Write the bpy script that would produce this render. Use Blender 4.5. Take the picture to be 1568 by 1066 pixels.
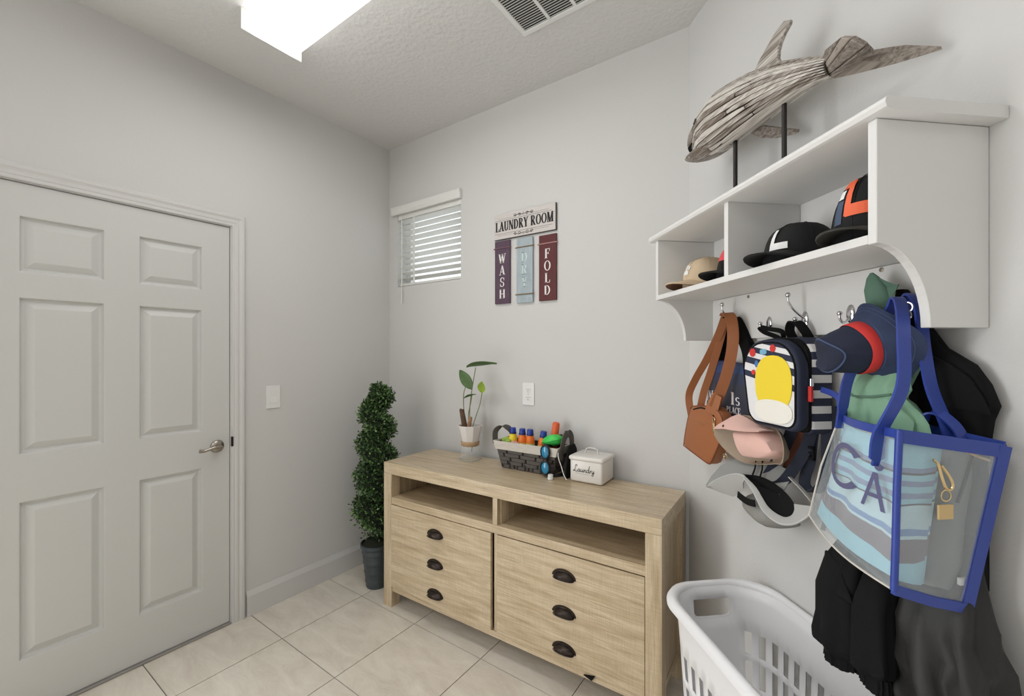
import bpy, bmesh, math, random
from mathutils import Vector, Matrix, noise as mnoise
random.seed(7)
for o in list(bpy.data.objects):
    bpy.data.objects.remove(o, do_unlink=True)
scn = bpy.context.scene
COL = scn.collection
PI = math.pi

# ------------------------------------------------------------------ camera, world, light, exposure
CAM_H = 1.41
YAW = 0.6131737                 # camera looks this far to the left of +Y
cam = bpy.data.cameras.new('camera')
cam.sensor_fit = 'HORIZONTAL'; cam.sensor_width = 36.0
cam.lens = 36.0 * 658.236 / 1568.0
cam.shift_y = (540.92 - 533.0) / 1568.0
cam.clip_start = 0.02
camo = bpy.data.objects.new('camera', cam); COL.objects.link(camo)
camo.location = (0, 0, CAM_H); camo.rotation_euler = (PI / 2, 0, YAW)
scn.camera = camo
scn.view_settings.view_transform = 'Standard'
scn.view_settings.look = 'None'
scn.view_settings.exposure = -0.17
scn.view_settings.gamma = 1.0
scn.view_settings.use_curve_mapping = False
wd = bpy.data.worlds.new('daylight'); scn.world = wd; wd.use_nodes = True
wd.node_tree.nodes['Background'].inputs[0].default_value = (0.93, 0.97, 1.0, 1)
wd.node_tree.nodes['Background'].inputs[1].default_value = 1.6
FIXTURE_EMIT = 15.5
SIDE_LIGHT_W = 56.0  # watts of the side light added out of view
def area_light(name, loc, rot, sx, sy, watts, color):
    l = bpy.data.lights.new(name, 'AREA'); l.shape = 'RECTANGLE'; l.size = sx; l.size_y = sy
    l.energy = watts; l.color = color
    o = bpy.data.objects.new(name, l); COL.objects.link(o); o.location = loc; o.rotation_euler = rot
    return o
# added area light in the added left-wall window, out of view; throws shadows rightwards
area_light('added_side_light', (-2.47, -1.0, 1.22), (PI / 2, 0, -PI / 2), 1.45, 2.2, SIDE_LIGHT_W, (0.985, 0.995, 1.0))

# ------------------------------------------------------------------ frames
XL, YB, ZC = -2.4903, 2.0143, 2.862
CX, CY = -0.456, 2.0143          # foot of the corner between back wall and angled right wall
UX, UY = 0.67440, -0.73836       # along the angled wall, towards the viewer
RA = math.atan2(UY, UX)
MW = Matrix.Identity(4)
MR = Matrix.Translation((CX, CY, 0)) @ Matrix.Rotation(RA, 4, 'Z')     # local (u, -w, z)
DA = math.radians(1.551)
MD = Matrix.Translation((-1.98, 1.562, 0)) @ Matrix.Rotation(DA, 4, 'Z')  # dresser: (s, d, z)
def R(u, w, z): return Vector((u, -w, z))

# ------------------------------------------------------------------ materials
def lin(c):
    return tuple(((v / 255.0) / 12.92 if v / 255.0 <= 0.04045 else ((v / 255.0 + 0.055) / 1.055) ** 2.4) for v in c) + (1.0,)
MATS = {}
def mat(name, col, rough=0.5, metal=0.0, bump=0.0, bscale=200.0, bdist=0.001, spec=0.5, var=0.0, vscale=8.0, trans=0.0, coat=0.0, sheen=0.0, stretch=None):
    if name in MATS: return MATS[name]
    m = bpy.data.materials.new(name); m.use_nodes = True; MATS[name] = m
    nt = m.node_tree; b = nt.nodes['Principled BSDF']
    b.inputs['Base Color'].default_value = lin(col); b.inputs['Roughness'].default_value = rough
    b.inputs['Metallic'].default_value = metal; b.inputs['Specular IOR Level'].default_value = spec
    b.inputs['Transmission Weight'].default_value = trans; b.inputs['Coat Weight'].default_value = coat
    b.inputs['Sheen Weight'].default_value = sheen
    if bump or var:
        tc = nt.nodes.new('ShaderNodeTexCoord'); src = tc.outputs['Object']
        if stretch:
            mp = nt.nodes.new('ShaderNodeMapping'); mp.inputs['Scale'].default_value = stretch
            nt.links.new(src, mp.inputs[0]); src = mp.outputs[0]
    if bump:
        n = nt.nodes.new('ShaderNodeTexNoise'); n.inputs['Scale'].default_value = bscale; n.inputs['Detail'].default_value = 3
        bp = nt.nodes.new('ShaderNodeBump'); bp.inputs['Strength'].default_value = bump; bp.inputs['Distance'].default_value = bdist
        nt.links.new(src, n.inputs['Vector']); nt.links.new(n.outputs['Fac'], bp.inputs['Height']); nt.links.new(bp.outputs[0], b.inputs['Normal'])
    if var:
        n = nt.nodes.new('ShaderNodeTexNoise'); n.inputs['Scale'].default_value = vscale; n.inputs['Detail'].default_value = 4
        r = nt.nodes.new('ShaderNodeValToRGB')
        c = lin(col)
        r.color_ramp.elements[0].position = 0.3; r.color_ramp.elements[1].position = 0.7
        r.color_ramp.elements[0].color = tuple(x * (1 - var) for x in c[:3]) + (1,)
        r.color_ramp.elements[1].color = tuple(min(1, x * (1 + var)) for x in c[:3]) + (1,)
        nt.links.new(src, n.inputs['Vector']); nt.links.new(n.outputs['Fac'], r.inputs[0]); nt.links.new(r.outputs[0], b.inputs['Base Color'])
    return m
def ramp_mat(name, axis, lo, hi, stops, rough=0.8, tilt=None, wave=0.0, bump=0.0, bscale=900, sheen=0.0):
    """fabric printed in bands: stops = [(fraction, colour)], constant, along an object axis"""
    m = bpy.data.materials.new(name); m.use_nodes = True; nt = m.node_tree; b = nt.nodes['Principled BSDF']
    b.inputs['Roughness'].default_value = rough; b.inputs['Sheen Weight'].default_value = sheen
    tc = nt.nodes.new('ShaderNodeTexCoord'); sp = nt.nodes.new('ShaderNodeSeparateXYZ'); nt.links.new(tc.outputs['Object'], sp.inputs[0])
    v = sp.outputs['XYZ'.index(axis)]
    if tilt:
        ma = nt.nodes.new('ShaderNodeMath'); ma.operation = 'MULTIPLY_ADD'; ma.inputs[1].default_value = tilt[1]
        nt.links.new(sp.outputs['XYZ'.index(tilt[0])], ma.inputs[0]); nt.links.new(v, ma.inputs[2]); v = ma.outputs[0]
    if wave:
        n = nt.nodes.new('ShaderNodeTexNoise'); n.inputs['Scale'].default_value = 9; nt.links.new(tc.outputs['Object'], n.inputs['Vector'])
        ma = nt.nodes.new('ShaderNodeMath'); ma.operation = 'MULTIPLY_ADD'; ma.inputs[1].default_value = wave
        nt.links.new(n.outputs['Fac'], ma.inputs[0]); nt.links.new(v, ma.inputs[2]); v = ma.outputs[0]
    mr = nt.nodes.new('ShaderNodeMapRange'); mr.inputs['From Min'].default_value = lo; mr.inputs['From Max'].default_value = hi
    nt.links.new(v, mr.inputs['Value'])
    r = nt.nodes.new('ShaderNodeValToRGB'); r.color_ramp.interpolation = 'CONSTANT'
    els = r.color_ramp.elements
    els[0].position = stops[0][0]; els[0].color = lin(stops[0][1]); els[1].position = stops[1][0]; els[1].color = lin(stops[1][1])
    for p, c in stops[2:]:
        e = els.new(p); e.color = lin(c)
    nt.links.new(mr.outputs[0], r.inputs[0]); nt.links.new(r.outputs[0], b.inputs['Base Color'])
    if bump:
        n = nt.nodes.new('ShaderNodeTexNoise'); n.inputs['Scale'].default_value = bscale
        bp = nt.nodes.new('ShaderNodeBump'); bp.inputs['Strength'].default_value = bump; bp.inputs['Distance'].default_value = 0.001
        nt.links.new(tc.outputs['Object'], n.inputs['Vector']); nt.links.new(n.outputs['Fac'], bp.inputs['Height']); nt.links.new(bp.outputs[0], b.inputs['Normal'])
    MATS[name] = m
    return m
def oak(name, along):
    m = bpy.data.materials.new(name); m.use_nodes = True; nt = m.node_tree; b = nt.nodes['Principled BSDF']; MATS[name] = m
    b.inputs['Roughness'].default_value = 0.42; b.inputs['Specular IOR Level'].default_value = 0.55; b.inputs['Coat Weight'].default_value = 0.6; b.inputs['Coat Roughness'].default_value = 0.35
    tc = nt.nodes.new('ShaderNodeTexCoord')
    def chain(sc_along, sc_across, scale, detail, dist):
        mp = nt.nodes.new('ShaderNodeMapping'); mp.inputs['Scale'].default_value = tuple(sc_along if a == along else sc_across for a in 'XYZ'); mp.inputs['Rotation'].default_value = (0.12, 0.10, 0.08)
        n = nt.nodes.new('ShaderNodeTexNoise'); n.inputs['Scale'].default_value = scale; n.inputs['Detail'].default_value = detail
        n.inputs['Distortion'].default_value = dist
        nt.links.new(tc.outputs['Object'], mp.inputs[0]); nt.links.new(mp.outputs[0], n.inputs['Vector']); return n.outputs['Fac']
    a1 = chain(0.9, 9.0, 4.0, 4, 0.6); a2 = chain(1.6, 60.0, 5.0, 5, 0.3); a3 = chain(40.0, 3.0, 6.0, 2, 0.0)
    r1 = nt.nodes.new('ShaderNodeValToRGB'); e = r1.color_ramp.elements
    e[0].position = 0.30; e[0].color = lin((188, 166, 132)); e[1].position = 0.72; e[1].color = lin((222, 204, 174))
    r2 = nt.nodes.new('ShaderNodeValToRGB'); e = r2.color_ramp.elements
    e[0].position = 0.34; e[0].color = (0.70, 0.67, 0.63, 1); e[1].position = 0.56; e[1].color = (1, 1, 1, 1)
    r3 = nt.nodes.new('ShaderNodeValToRGB'); e = r3.color_ramp.elements
    e[0].position = 0.35; e[0].color = (0.90, 0.88, 0.86, 1); e[1].position = 0.6; e[1].color = (1, 1, 1, 1)
    nt.links.new(a1, r1.inputs[0]); nt.links.new(a2, r2.inputs[0]); nt.links.new(a3, r3.inputs[0])
    mx = nt.nodes.new('ShaderNodeMixRGB'); mx.blend_type = 'MULTIPLY'; mx.inputs[0].default_value = 0.75
    nt.links.new(r1.outputs[0], mx.inputs[1]); nt.links.new(r2.outputs[0], mx.inputs[2])
    m2 = nt.nodes.new('ShaderNodeMixRGB'); m2.blend_type = 'MULTIPLY'; m2.inputs[0].default_value = 0.8
    nt.links.new(mx.outputs[0], m2.inputs[1]); nt.links.new(r3.outputs[0], m2.inputs[2])
    nt.links.new(m2.outputs[0], b.inputs['Base Color'])
    bp = nt.nodes.new('ShaderNodeBump'); bp.inputs['Strength'].default_value = 0.12; bp.inputs['Distance'].default_value = 0.001
    nt.links.new(a2, bp.inputs['Height']); nt.links.new(bp.outputs[0], b.inputs['Normal'])
    return m
def tile_mat():
    m = bpy.data.materials.new('porcelain_tile'); m.use_nodes = True; nt = m.node_tree; b = nt.nodes['Principled BSDF']
    b.inputs['Roughness'].default_value = 0.42
    tc = nt.nodes.new('ShaderNodeTexCoord'); oi = nt.nodes.new('ShaderNodeObjectInfo')
    add = nt.nodes.new('ShaderNodeVectorMath'); add.operation = 'MULTIPLY_ADD'
    add.inputs[1].default_value = (1, 1, 1)
    cmb = nt.nodes.new('ShaderNodeCombineXYZ'); mu = nt.nodes.new('ShaderNodeMath'); mu.operation = 'MULTIPLY'; mu.inputs[1].default_value = 37.0
    nt.links.new(oi.outputs['Random'], mu.inputs[0]); nt.links.new(mu.outputs[0], cmb.inputs[2]); 
    nt.links.new(tc.outputs['Object'], add.inputs[0]); nt.links.new(cmb.outputs[0], add.inputs[2])
    mp = nt.nodes.new('ShaderNodeMapping'); mp.inputs['Scale'].default_value = (1.6, 4.2, 1.0); mp.inputs['Rotation'].default_value = (0, 0, 0.5)
    nt.links.new(add.outputs[0], mp.inputs[0])
    n1 = nt.nodes.new('ShaderNodeTexNoise'); n1.inputs['Scale'].default_value = 2.6; n1.inputs['Detail'].default_value = 8; n1.inputs['Roughness'].default_value = 0.62; n1.inputs['Distortion'].default_value = 0.9
    nt.links.new(mp.outputs[0], n1.inputs['Vector'])
    r = nt.nodes.new('ShaderNodeValToRGB'); e = r.color_ramp.elements
    e[0].position = 0.28; e[0].color = lin((205, 196, 182)); e[1].position = 0.70; e[1].color = lin((229, 222, 210))
    nt.links.new(n1.outputs['Fac'], r.inputs[0])
    n2 = nt.nodes.new('ShaderNodeTexNoise'); n2.inputs['Scale'].default_value = 5.0; n2.inputs['Detail'].default_value = 6; n2.inputs['Distortion'].default_value = 1.6
    nt.links.new(mp.outputs[0], n2.inputs['Vector'])
    r2 = nt.nodes.new('ShaderNodeValToRGB'); e = r2.color_ramp.elements
    e[0].position = 0.485; e[0].color = (0, 0, 0, 1); e[1].position = 0.5; e[1].color = (1, 1, 1, 1)
    x = r2.color_ramp.elements.new(0.515); x.color = (0, 0, 0, 1)
    nt.links.new(n2.outputs['Fac'], r2.inputs[0])
    f = nt.nodes.new('ShaderNodeMath'); f.operation = 'MULTIPLY'; f.inputs[1].default_value = 0.35; nt.links.new(r2.outputs[0], f.inputs[0])
    mx = nt.nodes.new('ShaderNodeMixRGB'); mx.inputs[2].default_value = lin((236, 230, 220))
    nt.links.new(f.outputs[0], mx.inputs[0]); nt.links.new(r.outputs[0], mx.inputs[1]); nt.links.new(mx.outputs[0], b.inputs['Base Color'])
    return m
def clear_plastic(name, tint, alpha, rough=0.05):
    m = bpy.data.materials.new(name); m.use_nodes = True; nt = m.node_tree; b = nt.nodes['Principled BSDF']
    b.inputs['Base Color'].default_value = lin(tint); b.inputs['Roughness'].default_value = rough
    b.inputs['Alpha'].default_value = alpha; b.inputs['Specular IOR Level'].default_value = 0.6
    tc = nt.nodes.new('ShaderNodeTexCoord'); n = nt.nodes.new('ShaderNodeTexNoise'); n.inputs['Scale'].default_value = 16; n.inputs['Distortion'].default_value = 1.0
    bp = nt.nodes.new('ShaderNodeBump'); bp.inputs['Strength'].default_value = .35 if 'vinyl' in name else .02; bp.inputs['Distance'].default_value = .02
    nt.links.new(tc.outputs['Object'], n.inputs['Vector']); nt.links.new(n.outputs['Fac'], bp.inputs['Height']); nt.links.new(bp.outputs[0], b.inputs['Normal'])
    MATS[name] = m; return m
def emitter(name, col, strength):
    m = bpy.data.materials.new(name); m.use_nodes = True; b = m.node_tree.nodes['Principled BSDF']
    b.inputs['Base Color'].default_value = (0.8, 0.8, 0.8, 1); b.inputs['Emission Color'].default_value = lin(col); b.inputs['Emission Strength'].default_value = strength
    MATS[name] = m; return m

M_wall = mat('wall_paint', (208, 207, 205), 0.85, bump=0.25, bscale=120, bdist=0.002, spec=0.25)
M_ceil = mat('ceiling_knockdown', (214, 213, 211), 0.9, bump=0.65, bscale=48, bdist=0.006, spec=0.2)
M_trim = mat('trim_paint', (207, 206, 204), 0.4)
M_door = mat('door_paint', (203, 203, 200), 0.42, bump=0.10, bscale=40, bdist=0.001, stretch=(12, 12, 1.2))
M_shelf = mat('shelf_white', (222, 221, 219), 0.45)
M_white = mat('white_plastic', (228, 228, 226), 0.4)
M_blind = mat('blind_white', (226, 226, 222), 0.5)
M_grout = mat('grout', (140, 134, 124), 0.95, bump=0.3, bscale=300)
M_tile = tile_mat()
M_oakh, M_oakv = oak('oak_horizontal', 'X'), oak('oak_vertical', 'Z')
M_oakd = oak('oak_depth', 'Y')
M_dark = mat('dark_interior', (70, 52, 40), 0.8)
M_bronze = mat('oil_rubbed_bronze', (62, 54, 50), 0.38, 0.85)
M_nickel = mat('satin_nickel', (168, 160, 150), 0.32, 1.0)
M_chrome = mat('chrome', (215, 215, 218), 0.12, 1.0)
M_darkmetal = mat('dark_latch', (52, 46, 42), 0.5, 0.7)
M_blackm = mat('black_metal', (48, 45, 44), 0.45, 0.6)
M_gold = mat('gold_metal', (222, 196, 150), 0.25, 1.0)
M_black = mat('black_fabric', (15, 15, 16), 0.9, bump=0.2, bscale=700, spec=.25)
M_black2 = mat('black_nylon', (30, 29, 28), 0.6, bump=0.25, bscale=60, bdist=0.003)
M_navy = mat('navy_fabric', (38, 44, 66), 0.8, bump=0.2, bscale=600)
M_red = mat('red_fabric', (206, 52, 48), 0.7)

# ------------------------------------------------------------------ geometry helpers: every one returns (verts, faces)
def join(*gs):
    v, f = [], []
    for gv, gf in gs:
        k = len(v); v += [Vector(p) for p in gv]; f += [tuple(i + k for i in q) for q in gf]
    return v, f
def xf(g, M): return [M @ Vector(p) for p in g[0]], g[1]
def box(x0, x1, y0, y1, z0, z1):
    v = [(x0, y0, z0), (x1, y0, z0), (x1, y1, z0), (x0, y1, z0), (x0, y0, z1), (x1, y0, z1), (x1, y1, z1), (x0, y1, z1)]
    return [Vector(p) for p in v], [(0, 3, 2, 1), (4, 5, 6, 7), (0, 1, 5, 4), (1, 2, 6, 5), (2, 3, 7, 6), (3, 0, 4, 7)]
def bevel(g, r, seg=2, ang=0.6):
    bm = bmesh.new()
    vs = [bm.verts.new(p) for p in g[0]]
    for q in g[1]:
        try: bm.faces.new([vs[i] for i in q])
        except ValueError: pass
    bmesh.ops.recalc_face_normals(bm, faces=bm.faces)
    es = [e for e in bm.edges if len(e.link_faces) == 2 and e.calc_face_angle(0) > ang]
    bmesh.ops.bevel(bm, geom=es, offset=r, segments=seg, profile=0.5, affect='EDGES', clamp_overlap=True)
    bm.verts.index_update()
    out = [v.co.copy() for v in bm.verts], [tuple(v.index for v in f.verts) for f in bm.faces]
    bm.free(); return out
def rbox(x0, x1, y0, y1, z0, z1, r=0.003, seg=2): return bevel(box(x0, x1, y0, y1, z0, z1), r, seg)
def lathe(prof, n=24, c=(0, 0, 0), cap=True):
    v, f = [], []
    for r, z in prof:
        for i in range(n):
            a = 2 * PI * i / n; v.append(Vector((c[0] + r * math.cos(a), c[1] + r * math.sin(a), c[2] + z)))
    for k in range(len(prof) - 1):
        for i in range(n):
            j = (i + 1) % n; f.append((k * n + i, k * n + j, (k + 1) * n + j, (k + 1) * n + i))
    if cap:
        f.append(tuple(reversed(range(n)))); f.append(tuple(range((len(prof) - 1) * n, len(prof) * n)))
    return v, f
def loft(rings, close=True, cap=True):
    n = len(rings[0]); v = [Vector(p) for r in rings for p in r]; f = []
    for k in range(len(rings) - 1):
        for i in range(n if close else n - 1):
            j = (i + 1) % n; f.append((k * n + i, k * n + j, (k + 1) * n + j, (k + 1) * n + i))
    if cap and close:
        f.append(tuple(reversed(range(n)))); f.append(tuple(range((len(rings) - 1) * n, len(rings) * n)))
    return v, f
def smooth_path(pts, k=6, closed=False):
    P = [Vector(p) for p in pts]; out = []; n = len(P)
    segs = n if closed else n - 1
    for i in range(segs):
        if closed: p0, p1, p2, p3 = P[i - 1], P[i], P[(i + 1) % n], P[(i + 2) % n]
        else: p0, p1, p2, p3 = P[max(i - 1, 0)], P[i], P[i + 1], P[min(i + 2, n - 1)]
        for j in range(k):
            t = j / k
            out.append(0.5 * ((2 * p1) + (p2 - p0) * t + (2 * p0 - 5 * p1 + 4 * p2 - p3) * t * t + (3 * p1 - p0 - 3 * p2 + p3) * t ** 3))
    if not closed: out.append(P[-1])
    return out
def frames(path, closed=False):
    n = len(path); T = []
    for i in range(n):
        a = path[i - 1] if (i > 0 or closed) else path[i]; b = path[(i + 1) % n] if (i < n - 1 or closed) else path[i]
        T.append((b - a).normalized())
    up = Vector((0, 0, 1)) if abs(T[0].z) < 0.9 else Vector((1, 0, 0))
    N = (up - T[0] * up.dot(T[0])).normalized(); out = []
    for t in T:
        N = (N - t * N.dot(t))
        N = N.normalized() if N.length > 1e-6 else t.orthogonal().normalized()
        out.append((t, N, t.cross(N)))
    return out
def tube(path, r, n=8, closed=False, cap=True):
    path = [Vector(p) for p in path]; fr = frames(path, closed); rings = []
    for i, p in enumerate(path):
        rr = r[i] if isinstance(r, (list, tuple)) else r
        t, a, b = fr[i]
        rings.append([p + a * rr * math.cos(2 * PI * k / n) + b * rr * math.sin(2 * PI * k / n) for k in range(n)])
    if closed: rings.append(rings[0])
    return loft(rings, True, cap and not closed)
def ribbon(path, width, thick, side, closed=False):
    """flat strap: side = width direction (Vector or list of Vectors)"""
    path = [Vector(p) for p in path]; fr = frames(path, closed); rings = []
    for i, p in enumerate(path):
        t = fr[i][0]; s = Vector(side[i] if isinstance(side, list) else side)
        s = (s - t * s.dot(t)).normalized(); nn = t.cross(s)
        wd = (width[i] if isinstance(width, list) else width) / 2; th = thick / 2
        rings.append([p + s * wd + nn * th, p - s * wd + nn * th, p - s * wd - nn * th, p + s * wd - nn * th])
    if closed: rings.append(rings[0])
    return loft(rings, True, not closed)
def sheet(grid, thick):
    """grid of points (rows x cols) given a thickness"""
    nr, nc = len(grid), len(grid[0]); G = [[Vector(p) for p in r] for r in grid]; top, bot = [], []
    for i in range(nr):
        for j in range(nc):
            a = G[min(i + 1, nr - 1)][j] - G[max(i - 1, 0)][j]; b = G[i][min(j + 1, nc - 1)] - G[i][max(j - 1, 0)]
            n = a.cross(b); n = n.normalized() if n.length > 1e-9 else Vector((0, 0, 1))
            top.append(G[i][j] + n * thick / 2); bot.append(G[i][j] - n * thick / 2)
    v = top + bot; o = nr * nc; f = []
    for i in range(nr - 1):
        for j in range(nc - 1):
            a, b, c, d = i * nc + j, i * nc + j + 1, (i + 1) * nc + j + 1, (i + 1) * nc + j
            f.append((a, b, c, d)); f.append((o + d, o + c, o + b, o + a))
    for j in range(nc - 1):
        f.append((j + 1, j, o + j, o + j + 1)); a = (nr - 1) * nc + j; f.append((a, a + 1, o + a + 1, o + a))
    for i in range(nr - 1):
        a = i * nc; f.append((a, a + nc, o + a + nc, o + a)); a = i * nc + nc - 1; f.append((a + nc, a, o + a, o + a + nc))
    return v, f
def prism(poly, fn, t0, t1):
    """2-D outline swept from t0 to t1; fn(a, b, t) -> point"""
    n = len(poly); v = [Vector(fn(a, b, t0)) for a, b in poly] + [Vector(fn(a, b, t1)) for a, b in poly]
    f = [tuple(range(n)), tuple(reversed(range(n, 2 * n)))]
    for i in range(n):
        j = (i + 1) % n; f.append((i, i + n, j + n, j))
    return v, f
def ellipsoid(c, r, n=16, m=10, M=None):
    v, f = [], []
    for k in range(m + 1):
        b = -PI / 2 + PI * k / m
        for i in range(n):
            a = 2 * PI * i / n; v.append(Vector((r[0] * math.cos(a) * math.cos(b), r[1] * math.sin(a) * math.cos(b), r[2] * math.sin(b))))
    for k in range(m):
        for i in range(n):
            j = (i + 1) % n; f.append((k * n + i, k * n + j, (k + 1) * n + j, (k + 1) * n + i))
    if M is not None: v = [M @ p for p in v]
    return [p + Vector(c) for p in v], f
def axis_matrix(origin, zdir, xhint=(1, 0, 0)):
    z = Vector(zdir).normalized(); x = Vector(xhint) if abs(z.dot(Vector(xhint).normalized())) < .98 else Vector((0, 1, 0)); x = (x - z * x.dot(z)).normalized(); y = z.cross(x)
    M = Matrix((x, y, z)).transposed().to_4x4(); M.translation = Vector(origin); return M

def make_mesh(name, g, m, smooth=False, fix=True):
    me = bpy.data.meshes.new(name)
    me.from_pydata([tuple(p) for p in g[0]], [], g[1])
    if fix:
        bm = bmesh.new(); bm.from_mesh(me); bmesh.ops.recalc_face_normals(bm, faces=bm.faces); bm.to_mesh(me); bm.free()
    if smooth:
        me.polygons.foreach_set('use_smooth', [True] * len(me.polygons))
        try: me.set_sharp_from_angle(angle=math.radians(smooth if smooth is not True else 50))
        except Exception: pass
    if m: me.materials.append(m)
    return me
def tag(o, label=None, cat=None, group=None, kind=None):
    if label: o['label'] = label
    if cat: o['category'] = cat
    if group: o['group'] = group
    if kind: o['kind'] = kind
    return o
def off(g, o): return [Vector(p) - Vector(o) for p in g[0]], g[1]
class Thing:
    """an Empty at the base of a thing; add() builds its parts from geometry in the frame's coordinates"""
    def __init__(s, name, label, cat, M=MW, o=(0, 0, 0), group=None, kind=None):
        s.o = Vector(o); s.e = bpy.data.objects.new(name, None); s.e.empty_display_size = 0.05
        COL.objects.link(s.e); s.e.matrix_world = M @ Matrix.Translation(s.o); tag(s.e, label, cat, group, kind)
    def add(s, name, g, m, smooth=False, parent=None, label=None, fix=True, kind=None):
        ob = bpy.data.objects.new(name, make_mesh(name, off(g, s.o), m, smooth, fix)); COL.objects.link(ob)
        ob.parent = parent or s.e; tag(ob, label, kind=kind); return ob
    def share(s, name, me, loc=(0, 0, 0), parent=None, rot=None):
        ob = bpy.data.objects.new(name, me); COL.objects.link(ob); ob.parent = parent or s.e; ob.location = loc
        if rot: ob.rotation_euler = rot
        return ob
def single(name, g, m, label, cat, M=MW, o=(0, 0, 0), smooth=False, group=None, kind=None):
    ob = bpy.data.objects.new(name, make_mesh(name, off(g, o), m, smooth)); COL.objects.link(ob)
    ob.matrix_world = M @ Matrix.Translation(Vector(o)); return tag(ob, label, cat, group, kind)
def struct(name, g, m, label, cat, M=MW, smooth=False): return single(name, g, m, label, cat, M, (0, 0, 0), smooth, None, 'structure')

# ------------------------------------------------------------------ lettering: small stroke fonts
def ring(cx, cy, rx, ry, ix, iy, a0, a1, n=14):
    out = []
    for i in range(n):
        a, b = [math.radians(a0 + (a1 - a0) * k / n) for k in (i, i + 1)]
        out.append([(cx + rx * math.cos(a), cy + ry * math.sin(a)), (cx + rx * math.cos(b), cy + ry * math.sin(b)),
                    (cx + ix * math.cos(b), cy + iy * math.sin(b)), (cx + ix * math.cos(a), cy + iy * math.sin(a))])
    return out
def bar(x0, y0, x1, y1, w):
    """upright-cut stroke of horizontal width w"""
    if abs(y1 - y0) < 0.2: return [[(x0, y0 - w / 2), (x1, y1 - w / 2), (x1, y1 + w / 2), (x0, y0 + w / 2)]]
    return [[(x0 - w / 2, y0), (x0 + w / 2, y0), (x1 + w / 2, y1), (x1 - w / 2, y1)]]
def line(pts, w):
    out = []
    for (x0, y0), (x1, y1) in zip(pts, pts[1:]):
        d = math.hypot(x1 - x0, y1 - y0) or 1; nx, ny = -(y1 - y0) / d * w / 2, (x1 - x0) / d * w / 2
        ex, ey = (x1 - x0) / d * w * .25, (y1 - y0) / d * w * .25
        out.append([(x0 + nx - ex, y0 + ny - ey), (x0 - nx - ex, y0 - ny - ey), (x1 - nx + ex, y1 - ny + ey), (x1 + nx + ex, y1 + ny + ey)])
    return out
TK, TN, SF = .205, .075, .065
def serif(x, y, w=.30): return [[(x - w / 2, y - SF / 2), (x + w / 2, y - SF / 2), (x + w / 2, y + SF / 2), (x - w / 2, y + SF / 2)]]
b0, t0 = SF / 2, 1 - SF / 2
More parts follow.
